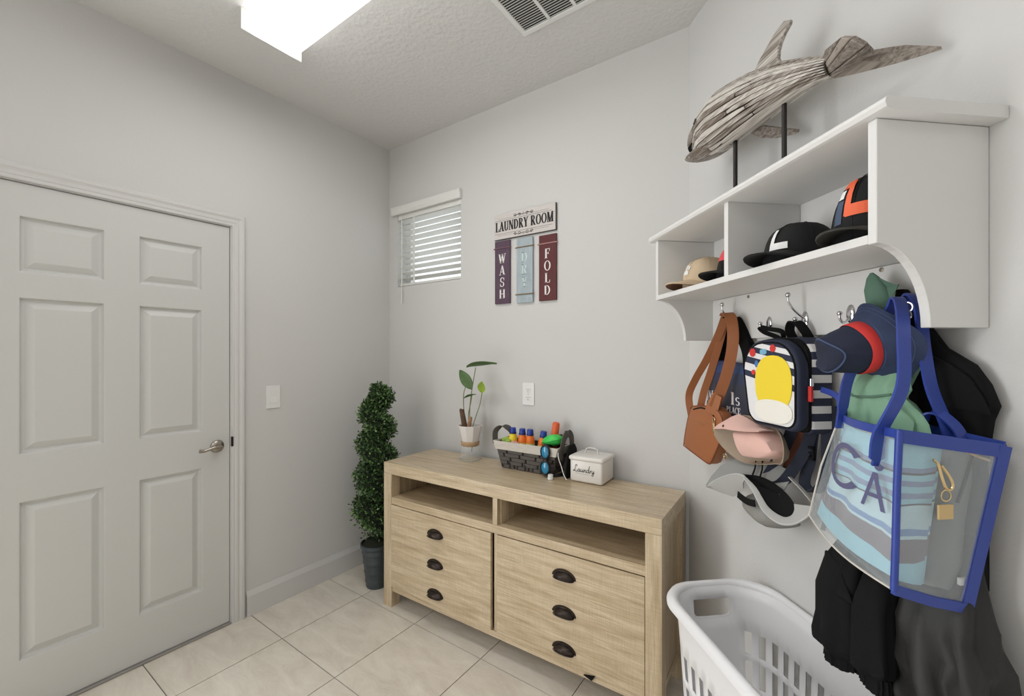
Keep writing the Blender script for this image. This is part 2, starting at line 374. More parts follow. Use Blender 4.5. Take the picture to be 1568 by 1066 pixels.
SERIF = {
 'L': (.66, bar(.17, 0, .17, 1, TK) + serif(.17, b0) + serif(.17, t0) + bar(.17, b0, .64, b0, SF) + bar(.61, 0, .64, .28, TN)),
 'A': (.80, bar(.10, 0, .40, 1, TN) + bar(.66, 0, .40, 1, TK) + bar(.2, .32, .6, .32, SF) + serif(.10, b0, .26) + serif(.68, b0, .32)),
 'U': (.80, bar(.17, .3, .17, 1, TK) + bar(.64, .3, .64, 1, TN) + ring(.39, .32, .30, .32, .14, .26, 180, 360) + serif(.17, t0) + serif(.64, t0, .24)),
 'N': (.84, bar(.13, 0, .13, 1, TN) + bar(.70, 0, .70, 1, TN) + bar(.17, 1, .68, 0, TK) + serif(.13, b0, .24) + serif(.13, t0, .24) + serif(.70, t0, .24)),
 'D': (.82, bar(.17, 0, .17, 1, TK) + ring(.28, .5, .48, .5, .31, .44, -90, 90) + bar(.05, b0, .3, b0, SF) + bar(.05, t0, .3, t0, SF)),
 'R': (.80, bar(.17, 0, .17, 1, TK) + ring(.30, .745, .36, .255, .20, .20, -90, 90, 10) + bar(.05, t0, .32, t0, SF) + bar(.2, .49, .34, .49, SF) + bar(.66, 0, .38, .5, TK) + serif(.17, b0) + serif(.68, b0, .24)),
 'Y': (.76, bar(.38, 0, .38, .46, TK) + bar(.38, .40, .13, 1, TK * .9) + bar(.38, .42, .66, 1, TN) + serif(.38, b0) + serif(.13, t0, .28) + serif(.66, t0, .22)),
 'O': (.86, ring(.43, .5, .41, .51, .24, .45, 0, 360, 26)),
 'M': (1.0, bar(.13, 0, .13, 1, TN) + bar(.84, 0, .84, 1, TK) + bar(.17, 1, .48, 0, TK) + bar(.48, 0, .80, 1, TN) + serif(.13, b0, .24) + serif(.84, b0) + serif(.12, t0, .2) + serif(.86, t0, .26)),
 'W': (1.06, bar(.14, 1, .34, 0, TK) + bar(.34, 0, .53, 1, TN) + bar(.53, 1, .73, 0, TK) + bar(.73, 0, .94, 1, TN) + serif(.14, t0, .28) + serif(.53, t0, .26) + serif(.94, t0, .22)),
 'S': (.66, ring(.33, .73, .28, .27, .14, .215, 35, 270, 12) + ring(.33, .27, .28, .27, .14, .215, -145, 90, 12) + bar(.58, .68, .58, .95, TN) + bar(.08, .05, .08, .33, TN)),
 'H': (.84, bar(.17, 0, .17, 1, TK) + bar(.68, 0, .68, 1, TK) + bar(.17, .5, .68, .5, SF) + serif(.17, b0) + serif(.17, t0) + serif(.68, b0) + serif(.68, t0)),
 'F': (.68, bar(.17, 0, .17, 1, TK) + serif(.17, b0, .34) + bar(.05, t0, .62, t0, SF) + bar(.60, .72, .62, 1, TN) + bar(.2, .52, .48, .52, SF) + bar(.46, .40, .46, .64, TN)),
 'P': (.72, bar(.17, 0, .17, 1, TK) + ring(.30, .735, .36, .265, .20, .21, -90, 90, 10) + bar(.05, t0, .32, t0, SF) + bar(.2, .47, .34, .47, SF) + serif(.17, b0)),
 'C': (.76, ring(.42, .5, .40, .51, .24, .45, 45, 315, 20) + bar(.70, .66, .70, .98, TN)),
 'E': (.70, bar(.17, 0, .17, 1, TK) + bar(.05, t0, .62, t0, SF) + bar(.05, b0, .64, b0, SF) + bar(.2, .52, .48, .52, SF) + bar(.61, .72, .61, 1, TN) + bar(.63, 0, .63, .28, TN)),
 'e': (.58, ring(.29, .34, .27, .35, .14, .29, 0, 320, 16) + bar(.1, .36, .54, .36, SF)),
 'l': (.36, bar(.18, 0, .18, 1.05, TK) + serif(.18, b0) + serif(.10, 1.03, .16)),
 's': (.50, ring(.25, .50, .21, .19, .09, .14, 35, 270, 10) + ring(.25, .18, .21, .19, .09, .14, -145, 90, 10)),
 'i': (.34, bar(.17, 0, .17, .66, TK) + ring(.17, .86, .10, .10, .01, .01, 0, 360, 10) + serif(.17, b0)), ' ': (.34, []),
}
def text_quads(s, font=SERIF, gap=.06):
    x, q = 0.0, []
    for ch in s:
        w, st = font[ch]; q += [[(x + a, b) for a, b in p] for p in st]; x += w + gap
    return q, x - gap
def text_geo(s, fn, x0, y0, h, width=None, font=SERIF):
    """flat print: fn(a, b) -> point on the surface"""
    q, w = text_quads(s, font); sx = h if width is None else width / w
    v, f = [], []
    for p in q:
        k = len(v); v += [Vector(fn(x0 + a * sx, y0 + b * h)) for a, b in p]; f.append(tuple(range(k, k + len(p))))
    return v, f
def quads_geo(q, fn):
    v, f = [], []
    for p in q:
        k = len(v); v += [Vector(fn(a, b)) for a, b in p]; f.append(tuple(range(k, k + len(p))))
    return v, f

# ================================================================== THE ROOM
ROOM = [(XL, YB), (XL, -2.2), (1.095, -2.2), (1.095, 0.316), (CX, CY)]
def slab(poly, z0, z1): return prism(poly, lambda a, b, t: (a, b, t), z0, z1)
floor = struct('floor', slab([(XL - .1, YB + .1), (XL - .1, -2.3), (1.2, -2.3), (1.2, .27), (CX + .05, CY + .1)], -0.06, -0.004), M_grout, 'pale beige stone-look tile floor with thin grey grout lines', 'floor')
struct('ceiling', slab([(XL - .1, YB + .1), (XL - .1, -2.3), (1.2, -2.3), (1.2, .27), (CX + .05, CY + .1)], ZC, ZC + 0.08), M_ceil, 'white knockdown-textured ceiling above the laundry room', 'ceiling')
def clip(poly, a, b):
    """keep the part of poly on the left of a->b"""
    out = []; s = lambda p: (b[0] - a[0]) * (p[1] - a[1]) - (b[1] - a[1]) * (p[0] - a[0])
    for i in range(len(poly)):
        p, q = poly[i], poly[(i + 1) % len(poly)]; sp, sq = s(p), s(q)
        if sp >= 0: out.append(p)
        if sp * sq < 0:
            t = sp / (sp - sq); out.append((p[0] + t * (q[0] - p[0]), p[1] + t * (q[1] - p[1])))
    return out
TX, TY, X0T, Y0T, G = 0.4445, 0.4547, -2.149, 1.0835, 0.0022
full_tile = None
for i in range(-1, 8):
    for j in range(-8, 3):
        x, y = X0T + i * TX, Y0T + j * TY
        p = [(x + G, y + G), (x + TX - G, y + G), (x + TX - G, y + TY - G), (x + G, y + TY - G)]
        n0 = [tuple(q) for q in p]
        for k in range(len(ROOM)):
            if len(p) > 2: p = clip(p, ROOM[k], ROOM[(k + 1) % len(ROOM)])
        if len(p) < 3: continue
        ar = abs(sum(p[k][0] * p[(k + 1) % len(p)][1] - p[(k + 1) % len(p)][0] * p[k][1] for k in range(len(p)))) / 2
        if ar < 0.002: continue
        whole = len(p) == 4 and ar > (TX - 2 * G) * (TY - 2 * G) * 0.999
        if whole and full_tile: me = full_tile
        else:
            me = make_mesh('tile', off(slab(p, -0.004, 0.0), (x, y, 0)), M_tile)
            if whole: full_tile = me
        t = bpy.data.objects.new('tile', me); COL.objects.link(t); t.parent = floor; t.location = (x, y, 0)

RY0, RY1, RZ0, RZ1 = -1.76, -.24, .06, 2.38
struct('wall_left', join(box(XL - .12, XL, -2.3, RY0, 0, ZC), box(XL - .12, XL, RY1, .115, 0, ZC), box(XL - .12, XL, RY0, RY1, 0, RZ0), box(XL - .12, XL, RY0, RY1, RZ1, ZC), box(XL - .12, XL, 1.005, YB + .12, 0, ZC), box(XL - .12, XL, .115, 1.005, 2.085, ZC)), M_wall, 'light grey painted wall that holds the white panel door', 'wall')
WX0, WX1, WZ0, WZ1 = -2.405, -1.808, 1.875, 2.40
struct('wall_back', join(box(XL, WX0, YB, YB + .14, 0, ZC), box(WX1, CX + .06, YB, YB + .14, 0, ZC), box(WX0, WX1, YB, YB + .14, 0, WZ0), box(WX0, WX1, YB, YB + .14, WZ1, ZC)), M_wall, 'light grey painted wall behind the oak dresser', 'wall')
struct('wall_right', box(0, 2.36, 0, .12, 0, ZC), M_wall, 'angled light grey wall carrying the white coat shelf', 'wall', MR)
struct('wall_side', box(1.095, 1.215, -2.3, .33, 0, ZC), M_wall, 'light grey wall beside the photographer', 'wall')
struct('wall_rear', box(XL, 1.1, -2.32, -2.2, 0, ZC), M_wall, 'light grey wall behind the photographer', 'wall')
w2 = Thing('added_window', 'tall white-framed window added out of view left of the photographer', 'window', o=(XL - .08, -1.0, RZ0), kind='structure')  # unseen window, added to carry the light from the left
for nm, g in (('frame_rail', box(XL - .11, XL - .06, RY0, RY1, RZ0, RZ0 + .05)), ('frame_rail', box(XL - .11, XL - .06, RY0, RY1, RZ1 - .05, RZ1)), ('frame_stile', box(XL - .11, XL - .06, RY0, RY0 + .05, RZ0, RZ1)), ('frame_stile', box(XL - .11, XL - .06, RY1 - .05, RY1, RZ0, RZ1)), ('mullion', box(XL - .11, XL - .06, -1.02, -.98, RZ0, RZ1))):
    w2.add(nm, g, M_white)

# baseboards: profile in (out from wall, z)
def base_profile(): return [(0, 0), (.017, 0), (.017, .106), (.016, .109), (.006, .130), (.004, .136), (0, .136)]
struct('baseboard_left', prism(base_profile(), lambda a, b, t: (XL + a, t, b), 1.062, YB), M_trim, 'white moulded baseboard along the wall with the door', 'baseboard')
struct('baseboard_back', prism(base_profile(), lambda a, b, t: (t, YB - a, b), XL + .017, CX), M_trim, 'white baseboard along the wall behind the dresser', 'baseboard')
struct('baseboard_right', prism(base_profile(), lambda a, b, t: (t, -a, b), 0.0, 2.3), M_trim, 'white baseboard along the angled wall behind the hamper', 'baseboard', MR)

# ------------------------------------------------------------------ door with six moulded panels
DY0, DY1, DZ0, DZ1, DXF = 0.1385, 0.9855, 0.012, 2.064, XL - 0.006
PY = [(.258, .506), (.618, .866)]
PZ = [(.222, .838), (1.018, 1.627), (1.722, 1.942)]
dr = Thing('door_1', 'white six-panel interior door with a lever handle', 'door', o=(XL, DY0, 0), kind='structure')
ys = [DY0, PY[0][0], PY[0][1], PY[1][0], PY[1][1], DY1]; zs = [DZ0, PZ[0][0], PZ[0][1], PZ[1][0], PZ[1][1], PZ[2][0], PZ[2][1], DZ1]
fr = []
for i in range(5):
    for k in range(7):
        if i in (1, 3) and k in (1, 3, 5): continue
        fr.append(box(DXF - .035, DXF, ys[i], ys[i + 1], zs[k], zs[k + 1]))
def weld(g):
    bm = bmesh.new(); vs = [bm.verts.new(p) for p in g[0]]
    for q in g[1]:
        try: bm.faces.new([vs[i] for i in q])
        except ValueError: pass
    bmesh.ops.remove_doubles(bm, verts=bm.verts, dist=1e-5)
    seen = {}; dead = []
    for f in bm.faces:
        key = tuple(sorted(v.index for v in f.verts))
        if key in seen: dead += [f, seen[key]]
        seen[key] = f
    bmesh.ops.delete(bm, geom=list(set(dead)), context='FACES')
    bm.verts.index_update(); out = [v.co.copy() for v in bm.verts], [tuple(v.index for v in f.verts) for f in bm.faces]; bm.free(); return out
dr.add('door_slab', join(*fr), M_door)
for (y0, y1) in PY:
    for (z0, z1) in PZ:
        prof = [(0, 0), (.004, -.001), (.008, -.012), (.012, -.0145), (.018, -.0150), (.041, -.003), (.044, -.002)]
        rings = [[(DXF + d, y0 + i, z0 + i), (DXF + d, y1 - i, z0 + i), (DXF + d, y1 - i, z1 - i), (DXF + d, y0 + i, z1 - i)] for i, d in prof]
        back = [[(DXF - .03, y0, z0), (DXF - .03, y1, z0), (DXF - .03, y1, z1), (DXF - .03, y0, z1)]]
        dr.add('door_panel', loft(back + rings), M_door)
hd = dr.add('door_handle', xf(lathe([(.0, .0), (.031, 0), (.032, .004), (.028, .010), (.014, .014), (.011, .030), (.012, .046), (.0, .048)], 28), axis_matrix((DXF, .928, .935), (1, 0, 0))), M_nickel, True, label='satin nickel door lever')
lv = smooth_path([(DXF + .040, .930, .936), (DXF + .046, .905, .938), (DXF + .046, .880, .933), (DXF + .044, .855, .928), (DXF + .042, .838, .931)], 6)
dr.add('lever', tube(lv, [.0105 - .003 * math.sin(i / (len(lv) - 1) * PI * .9) for i in range(len(lv))], 10), M_nickel, True, parent=hd)
dr.add('strike_plate', rbox(XL - .005, XL + .0145, .9895, .9975, .925, .975, .001), M_darkmetal)
# jamb, casing and threshold
struct('trim_1', join(box(XL - .12, XL + .001, .9885, 1.008, 0, 2.085), box(XL - .12, XL + .001, .115, .1355, 0, 2.085), box(XL - .12, XL + .001, .1355, .9885, 2.0675, 2.088)), M_trim, 'white door jamb lining around the panel door', 'trim')
cp = [(0, 0), (.010, 0), (.012, .004), (.012, .014), (.0145, .018), (.015, .028), (.012, .032), (.014, .038), (.0175, .044), (.018, .054), (.014, .060), (.008, .065), (0, .067)]   # (out, across)
def casing():
    loops = []
    for k, (y0, s) in enumerate(((DY0 - .004, -1), (DY1 + .006, 1))): pass
    path = [(.1315, 0.0), (.1315, 2.0715), (.9925, 2.0715), (.9925, 0.0)]
    off_dir = [(-1, 0), (-1, 1), (1, 1), (1, 0)]
    return loft([[(XL + o, p[0] + d[0] * a, p[1] + d[1] * a) for o, a in cp] for p, d in zip(path, off_dir)])
struct('trim_2', casing(), M_trim, 'white moulded casing framing the panel door', 'door casing')
struct('trim_3', bevel(box(XL - .05, XL + .010, .136, .988, 0, .010), .004), mat('threshold_grey', (150, 147, 142), 0.5, 0.3), 'grey threshold strip under the panel door', 'threshold')

# ------------------------------------------------------------------ small high window with blind
w1 = Thing('window_1', 'small high window in the wall above the topiary', 'window', o=(WX0, YB + .1, WZ0), kind='structure')
for g in (box(WX0, WX1, YB + .09, YB + .13, WZ0, WZ0 + .035), box(WX0, WX1, YB + .09, YB + .13, WZ1 - .035, WZ1), box(WX0, WX0 + .035, YB + .09, YB + .13, WZ0, WZ1), box(WX1 - .035, WX1, YB + .09, YB + .13, WZ0, WZ1)):
    w1.add('window_frame', g, M_white)
w1.add('window_pane', box(WX0 + .03, WX1 - .03, YB + .108, YB + .112, WZ0 + .03, WZ1 - .03), clear_plastic('window_glass', (235, 245, 245), 0.12, 0.02))
bl = Thing('window_blind', 'white horizontal slat blind covering the small high window', 'blind', o=(-2.105, YB, 1.86))
BX0, BX1 = -2.402, -1.811
bl.add('valance', join(prism([(0, 2.378), (.016, 2.378), (.018, 2.388), (.015, 2.398), (.019, 2.410), (.022, 2.430), (.018, 2.436), (0, 2.436)], lambda a, b, t: (t, YB - .003 - a, b), -2.448, -1.800)), M_blind)
bl.add('head_rail', box(BX0, BX1, YB + .005, YB + .055, 2.345, 2.395), M_blind)
ns = 11
for i in range(ns):
    z = 2.334 - i * .0405; a = math.radians(-14); hw = .0245
    pts = []
    for xx in (BX0 + .004, BX1 - .004):
        pts.append([(xx, YB + .034 + math.cos(a) * hw * t, z + math.sin(a) * hw * t + .003 * (1 - t * t)) for t in (-1, -.5, 0, .5, 1)])
    bl.add('slat', sheet(pts, .0025), M_blind)
bl.add('bottom_rail', rbox(BX0 + .004, BX1 - .004, YB + .012, YB + .056, 1.880, 1.897, .003), M_blind)
for xx in (-2.245,):
    bl.add('ladder_tape', join(box(xx - .008, xx + .008, YB + .0085, YB + .0095, 1.886, 2.35)), M_blind)
bl.add('tilt_wand', tube([(-2.352, YB - .006, 2.372), (-2.345, YB - .012, 2.33), (-2.345, YB - .012, 1.80), (-2.345, YB - .012, 1.755)], [.003, .004, .004, .006], 8), M_blind, True)

# ------------------------------------------------------------------ ceiling light and vent
M_diff = emitter('lit_diffuser', (255, 254, 252), FIXTURE_EMIT)
M_diffs = emitter('lit_diffuser_side', (255, 254, 252), FIXTURE_EMIT * .2)
def ceiling_light(dx, dy, label):
    cl = Thing('ceiling_light', label, 'ceiling light', o=(-1.34 + dx, .94 + dy, ZC - .09), group='wraparound ceiling lights')
    T = Matrix.Translation((dx, dy, 0))
    cl.add('mounting_pan', xf(rbox(-1.955, -.735, .845, 1.045, ZC - .03, ZC, .004), T), M_white)
    dp = [(.822, -.028), (.828, -.052), (.846, -.080), (.862, -.088), (1.034, -.088), (1.05, -.080), (1.068, -.052), (1.074, -.028)]
    cl.add('diffuser', xf(loft([[(x, a, ZC + b) for a, b in dp] for x in (-1.958, -.732)]), T), M_diffs)
    cl.add('lens_panel', xf(rbox(-1.955, -.735, .860, 1.036, ZC - .0905, ZC - .0875, .001), T), M_diff)
    for x in (-1.966, -.728):
        cl.add('end_cap', xf(rbox(x, x + .006, .818, 1.078, ZC - .092, ZC, .002), T), mat('end_cap_white', (236, 236, 232), .5))  # end caps are one even off-white colour
ceiling_light(0, 0, 'long white wraparound fluorescent ceiling light above the dresser, lit')
ceiling_light(1.0, -1.9, 'added wraparound ceiling light behind the photographer, brightening floor and angled wall')  # second fixture, added out of view to lift floor, dresser top and angled wall
vt = Thing('ceiling_vent', 'white louvred air vent in the ceiling', 'vent', o=(-.9, 1.45, ZC))
VX0, VX1, VY0, VY1 = -1.062, -.69, 1.25, 1.616
vz = ZC
vf = [box(VX0 - .025, VX1 + .025, VY1, VY1 + .025, vz - .006, vz), box(VX0 - .025, VX1 + .025, VY0 - .025, VY0, vz - .006, vz), box(VX0 - .025, VX0, VY0, VY1, vz - .006, vz), box(VX1, VX1 + .025, VY0, VY1, vz - .006, vz)]
vt.add('frame', join(*[bevel(g, .002, 1) for g in vf]), M_white)
for k in (1, 2):
    x = VX0 + k * (VX1 - VX0) / 3; vt.add('divider', box(x - .007, x + .007, VY0, VY1, vz - .006, vz), M_white)
vt.add('duct_backing', box(VX0, VX1, VY0, VY1, vz - .001, vz), mat('duct_dark', (70, 68, 64), .9))
lou = make_mesh('louvre', ([Vector(p) for p in ((0, -.0042, -.0055), ((VX1 - VX0), -.0042, -.0055), ((VX1 - VX0), .0040, -.0015), (0, .0040, -.0015), (0, -.0042, -.0062), ((VX1 - VX0), -.0042, -.0062), ((VX1 - VX0), .0040, -.0022), (0, .0040, -.0022))], [(0, 1, 2, 3), (7, 6, 5, 4), (0, 4, 5, 1), (1, 5, 6, 2), (2, 6, 7, 3), (3, 7, 4, 0)]), M_white)
nl = 29
for i in range(nl):
    vt.share('louvre', lou, Vector((VX0, VY0 + (i + .5) * (VY1 - VY0) / nl, vz)) - vt.o)

# ------------------------------------------------------------------ light switch and outlet
sw = Thing('light_switch', 'white rocker light switch beside the door casing', 'light switch', o=(XL, 1.204, 1.10))
sw.add('wall_plate', bevel(box(XL, XL + .006, 1.166, 1.243, 1.100, 1.228, ), .003, 2), M_white)
sw.add('rocker', prism([(.004, 1.131), (.0095, 1.131), (.0065, 1.164), (.0095, 1.197), (.004, 1.197)], lambda a, b, t: (XL + a, t, b), 1.188, 1.221), M_white)
ol = Thing('wall_outlet', 'white double power outlet above the dresser', 'outlet', o=(-1.303, YB, 1.12))
ol.add('wall_plate', bevel(box(-1.342, -1.264, YB - .006, YB, 1.119, 1.245), .003, 2), M_white)
for zc in (1.160, 1.204):
    so = ol.add('socket', xf(bevel(lathe([(.017, 0), (.017, .0025)], 20), .0008, 1), Matrix.Translation((-1.303, YB - .0055, zc)) @ Matrix.Rotation(PI / 2, 4, 'X')), M_white)
    for dx in (-.0065, .0065):
        ol.add('slot', box(-1.303 + dx - .001, -1.303 + dx + .001, YB - .0086, YB - .0078, zc - .001, zc + .008), M_dark, parent=so)
    ol.add('ground_hole', box(-1.305, -1.301, YB - .0086, YB - .0078, zc - .011, zc - .006), M_dark, parent=so)
ol.add('screw', xf(lathe([(.003, 0), (.002, .001)], 10), Matrix.Translation((-1.303, YB - .006, 1.182)) @ Matrix.Rotation(PI / 2, 4, 'X')), M_nickel)

# ================================================================== WALL SIGNS
def bp_(off_): return lambda a, b: (a, YB - off_, b)
M_paint_w = mat('sign_white', (206, 200, 196), .7, var=.05, vscale=14, stretch=(1, 1, 9))
M_print_k = mat('print_black', (34, 31, 31), .7)
M_print_w = mat('print_white', (232, 228, 226), .7)
M_print_p = mat('print_pale_green', (196, 214, 212), .7)
M_twine = mat('twine', (128, 112, 86), .9, bump=.5, bscale=400)
def spiral(cx, cz, r, turns, sgn, k=18):
    return [(cx + sgn * r * (1 - .75 * i / k) * math.cos(turns * 2 * PI * i / k), cz + r * (1 - .75 * i / k) * math.sin(turns * 2 * PI * i / k)) for i in range(k + 1)]
sg = Thing('laundry_room_sign', 'whitewashed wooden board sign reading LAUNDRY ROOM', 'sign', o=(-1.33, YB, 2.067))
SX0, SX1, SZ0, SZ1 = -1.535, -1.122, 2.067, 2.213
sg.add('board', rbox(SX0, SX1, YB - .012, YB - .002, SZ0, SZ1, .001), mat('sign_edge', (84, 80, 78), .8))
for k in range(3):
    h = (SZ1 - SZ0) / 3
    sg.add('face_plank', rbox(SX0, SX1 - .004, YB - .0145, YB - .012, SZ0 + .003 + k * (h - .001), SZ0 + .003 + (k + 1) * (h - .001) - .0006, .0005, 1), M_paint_w)
sg.add('lettering', join(*[text_geo('LAUNDRY ROOM', bp_(.0150 + k * .00005), SX0 + .012 + dx, SZ0 + .047, .055, .385) for k, dx in enumerate((-.0016, 0, .0016))]), M_print_k, fix=False)
q = []
for zz, x0, x1, w in ((2.176, .008, .39, .0016), (2.1855, .03, .135, .0011), (2.1855, .275, .37, .0011), (2.100, .008, .39, .0016), (2.0905, .03, .135, .0011), (2.0905, .275, .37, .0011)):
    q += line([(SX0 + x0, zz), (SX0 + x1, zz)], w)
for zc, sg_ in ((2.190, 1), (2.086, -1)):
    for dx in (-.055, -.025, .025, .055):
        q += line(spiral(-1.330 + dx, zc, .010, 1.1, -1 if dx < 0 else 1), .0030)
    q += line([(-1.395, zc - .003 * sg_), (-1.36, zc + .005 * sg_), (-1.33, zc - .002 * sg_), (-1.30, zc + .005 * sg_), (-1.265, zc - .003 * sg_)], .0028)
    q += line([(-1.335, zc), (-1.33, zc + .010 * sg_), (-1.325, zc)], .0018)
sg.add('scroll_print', quads_geo(q, bp_(.0150)), M_print_k, fix=False)
def plank_sign(name, label, x0, x1, z0, z1, col, word, lcol, bands, lh, top):
    t = Thing(name, label, 'sign', o=((x0 + x1) / 2, YB, z0))
    t.add('plank', rbox(x0, x1, YB - .013, YB - .002, z0, z1, .0012), mat(name + '_paint', col, .75, var=.10, vscale=12, stretch=(6, 1, .8)))
    xc = (x0 + x1) / 2; gs = []
    for k, ch in enumerate(word):
        w = SERIF[ch][0]; wd = min(.062, lh * .92 * w); zz = top - (k + 1) * lh * 1.24 + lh * .24
        gs.append(text_geo(ch, bp_(.0136), xc - wd / 2, zz, lh, wd))
    t.add('lettering', join(*gs), lcol, fix=False)
    for zb, bc in bands:
        t.add('twine_band', tube(smooth_path([(x0 - .0015, YB - .009, zb), (x0 - .001, YB - .0145, zb), (x1 + .001, YB - .0145, zb), (x1 + .0015, YB - .009, zb)], 2), .0034, 6), bc, True)
M_band = mat('ribbon_tan', (150, 118, 116), .8)
plank_sign('wash_sign', 'narrow plum-purple plank sign reading WASH', -1.531, -1.424, 1.696, 2.060, (86, 66, 82), 'WASH', M_print_w, [(2.018, mat('ribbon_mauve', (120, 88, 98), .8))], .055, 1.985)
plank_sign('dry_sign', 'narrow pale blue plank sign reading DRY, between two darker planks', -1.377, -1.270, 1.692, 2.055, (164, 176, 182), 'DRY', M_print_p, [(2.005, M_twine), (1.740, M_twine)], .056, 1.975)
plank_sign('fold_sign', 'narrow dark red plank sign reading FOLD', -1.229, -1.122, 1.694, 2.049, (92, 44, 46), 'FOLD', M_print_w, [(2.002, mat('ribbon_rose', (170, 130, 128), .8))], .053, 1.974)

# ================================================================== DRESSER
ds = Thing('oak_dresser', 'light oak dresser with two open cubbies and two panelled doors', 'dresser', MD, (.762, .2, 0))
DL, DD, DH = 1.524, .395, .80
ds.add('top', rbox(0, DL, 0, DD, .738, DH, .002), M_oakh)
for s0 in (0, DL - .062):
    for d0 in (0, DD - .062):
        ds.add('post', rbox(s0, s0 + .062, d0, d0 + .062, 0, .738, .0015), M_oakv)
for s0 in (.022, DL - .040):
    ds.add('side_panel', rbox(s0, s0 + .018, .055, DD - .055, .115, .738, .001), M_oakv)
    ds.add('side_rail', rbox(s0 - .004, s0 + .022, .062, DD - .062, .09, .118, .001), M_oakd)
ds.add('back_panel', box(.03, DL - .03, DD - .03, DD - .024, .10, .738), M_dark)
ds.add('cubby_floor', rbox(.062, DL - .062, .014, DD - .03, .584, .612, .001), M_oakh)
ds.add('cubby_rail', rbox(.062, DL - .062, .002, .016, .574, .612, .001), M_oakh)
ds.add('bottom_rail', rbox(.062, DL - .062, .006, .024, .088, .116, .001), M_oakh)
ds.add('bottom_panel', box(.03, DL - .03, .02, DD - .03, .098, .112), M_oakh)
ds.add('cubby_divider', rbox(.752, .778, .006, DD - .03, .612, .738, .001), M_oakv)
for s0 in (.062, .778 + .055):
    pass
ds.add('cubby_cheek', rbox(.778, .786, .03, .09, .612, .738, .0005), M_oakv)
ds.add('centre_stile', rbox(.757, .776, .012, .03, .116, .576, .0008), M_oakv)
d1 = ds.add('door', rbox(.065, .7475, -.004, .014, .1195, .571, .0012), M_oakh)
d2 = ds.add('door', rbox(.778, 1.4595, .002, .018, .1165, .5685, .0012), M_oakh)
def cup_pull(s, y, z):
    """half-dome cup pull opening downwards, with a flange"""
    n, m = 18, 6; rings = []
    W, H, D = .052, .030, .024
    for i in range(m + 1):
        t = i / m * PI / 2; k = math.sin(t); pr = math.cos(t)
        rings.append([(s - W * .92 * math.cos(PI * j / n) * pr, y - .001 - D * k, z - .017 + (H * .92 * math.sin(PI * j / n) + .0) * (1 - .25 * k) * (pr * .35 + .65)) for j in range(n + 1)])
    g = loft(rings, False, False)
    fl = [[(s - a * W * math.cos(PI * j / n), y - d, z - .017 + a * H * math.sin(PI * j / n) * 1.12 + .003) for j in range(n + 1)] for a, d in ((.80, .0005), (.80, .003), (1.06, .003), (1.06, .0005))]
    lip = tube([(s - W * .90 * math.cos(PI * j / n), y - .002 - D * math.sin(PI * j / n) ** .6, z - .0165) for j in range(n + 1)], .0018, 6)
    return join(g, loft(fl, False, False), lip)
for dd, s, y, zz in ((d1, .397, -.004, (.490, .337, .185)), (d2, 1.124, .002, (.486, .333, .181))):
    for z in zz:
        ds.add('cup_pull', cup_pull(s, y, z), M_bronze, 60, parent=dd, label='dark bronze cup pull')
ds.add('corner_tag', prism([(1.214, .104), (1.262, .116), (1.250, .094)], lambda a, b, t: (a, t, b), -.002, .004), M_black, label='small black triangular tag')

# ------------------------------------------------------------------ plant in a vase
vp = Thing('vase_plant', 'small leafy plant in a white faceted pot over a glass vase', 'plant', MD, (.371, .31, .80))
VC = (.371, .31, .80)
gl = bpy.data.materials.new('vase_glass'); gl.use_nodes = True
_b = gl.node_tree.nodes['Principled BSDF']; _b.inputs['Base Color'].default_value = (.93, .95, .94, 1); _b.inputs['Roughness'].default_value = .03; _b.inputs['Alpha'].default_value = .13; _b.inputs['Specular IOR Level'].default_value = .8
vp.add('glass_vase', lathe([(.030, .001), (.050, .002), (.058, .008), (.060, .018), (.056, .050), (.047, .088)], 32, VC, False), gl, True)
vp.add('vase_rim', xf(tube([(.060 * math.cos(2 * PI * i / 28), .060 * math.sin(2 * PI * i / 28), .006) for i in range(28)], .0022, 6, True), Matrix.Translation(VC)), mat('glass_edge', (170, 175, 172), .15), True)
vp.add('tan_band', lathe([(.0465, .080), (.052, .086), (.0535, .104), (.050, .108), (.0445, .104), (.044, .084)], 32, VC, False), mat('tan_cord', (176, 146, 112), .85, bump=.4, bscale=300), True)
vp.add('pot', lathe([(.0, .094), (.048, .094), (.050, .108), (.0715, .194), (.0705, .198), (.066, .196), (.058, .165), (.0, .160)], 10, VC, False), mat('pot_white', (224, 219, 216), .55))
vp.add('wick', tube(smooth_path([Vector(VC) + Vector((.01, 0, .09)), Vector(VC) + Vector((.014, .0, .07)), Vector(VC) + Vector((.006, .004, .045))], 4), .002, 5), mat('wick', (60, 52, 44), .9))
vp.add('soil', lathe([(.0, .166), (.060, .166), (.060, .172), (.0, .176)], 20, VC, False), mat('soil', (70, 50, 38), .95, bump=.6, bscale=200))
M_leaf = mat('leaf_green', (74, 104, 52), .5, var=.25, vscale=22)
M_leaf2 = mat('leaf_lime', (150, 178, 60), .5, var=.2, vscale=22)
M_stem = mat('stem_green', (112, 122, 70), .6)
def leaf(base, tip, width, up, bend=.0, n=9):
    base, tip, up = Vector(base), Vector(tip), Vector(up); ax = tip - base; L = ax.length; ax.normalize()
    sd = ax.cross(up).normalized(); nn = sd.cross(ax).normalized(); rows = []
    for i in range(n + 1):
        t = i / n; w = width * (math.sin(PI * min(1, t * .97 + .015)) ** .75) * (1 - .25 * t) ; c = base + ax * L * t + nn * bend * math.sin(PI * t)
        rows.append([c + sd * w * k * .5 + nn * (.10 * width * abs(k)) for k in (-1, -.5, 0, .5, 1)])
    return sheet(rows, .0012)
def P3(s, d, z): return Vector((s, d, z))
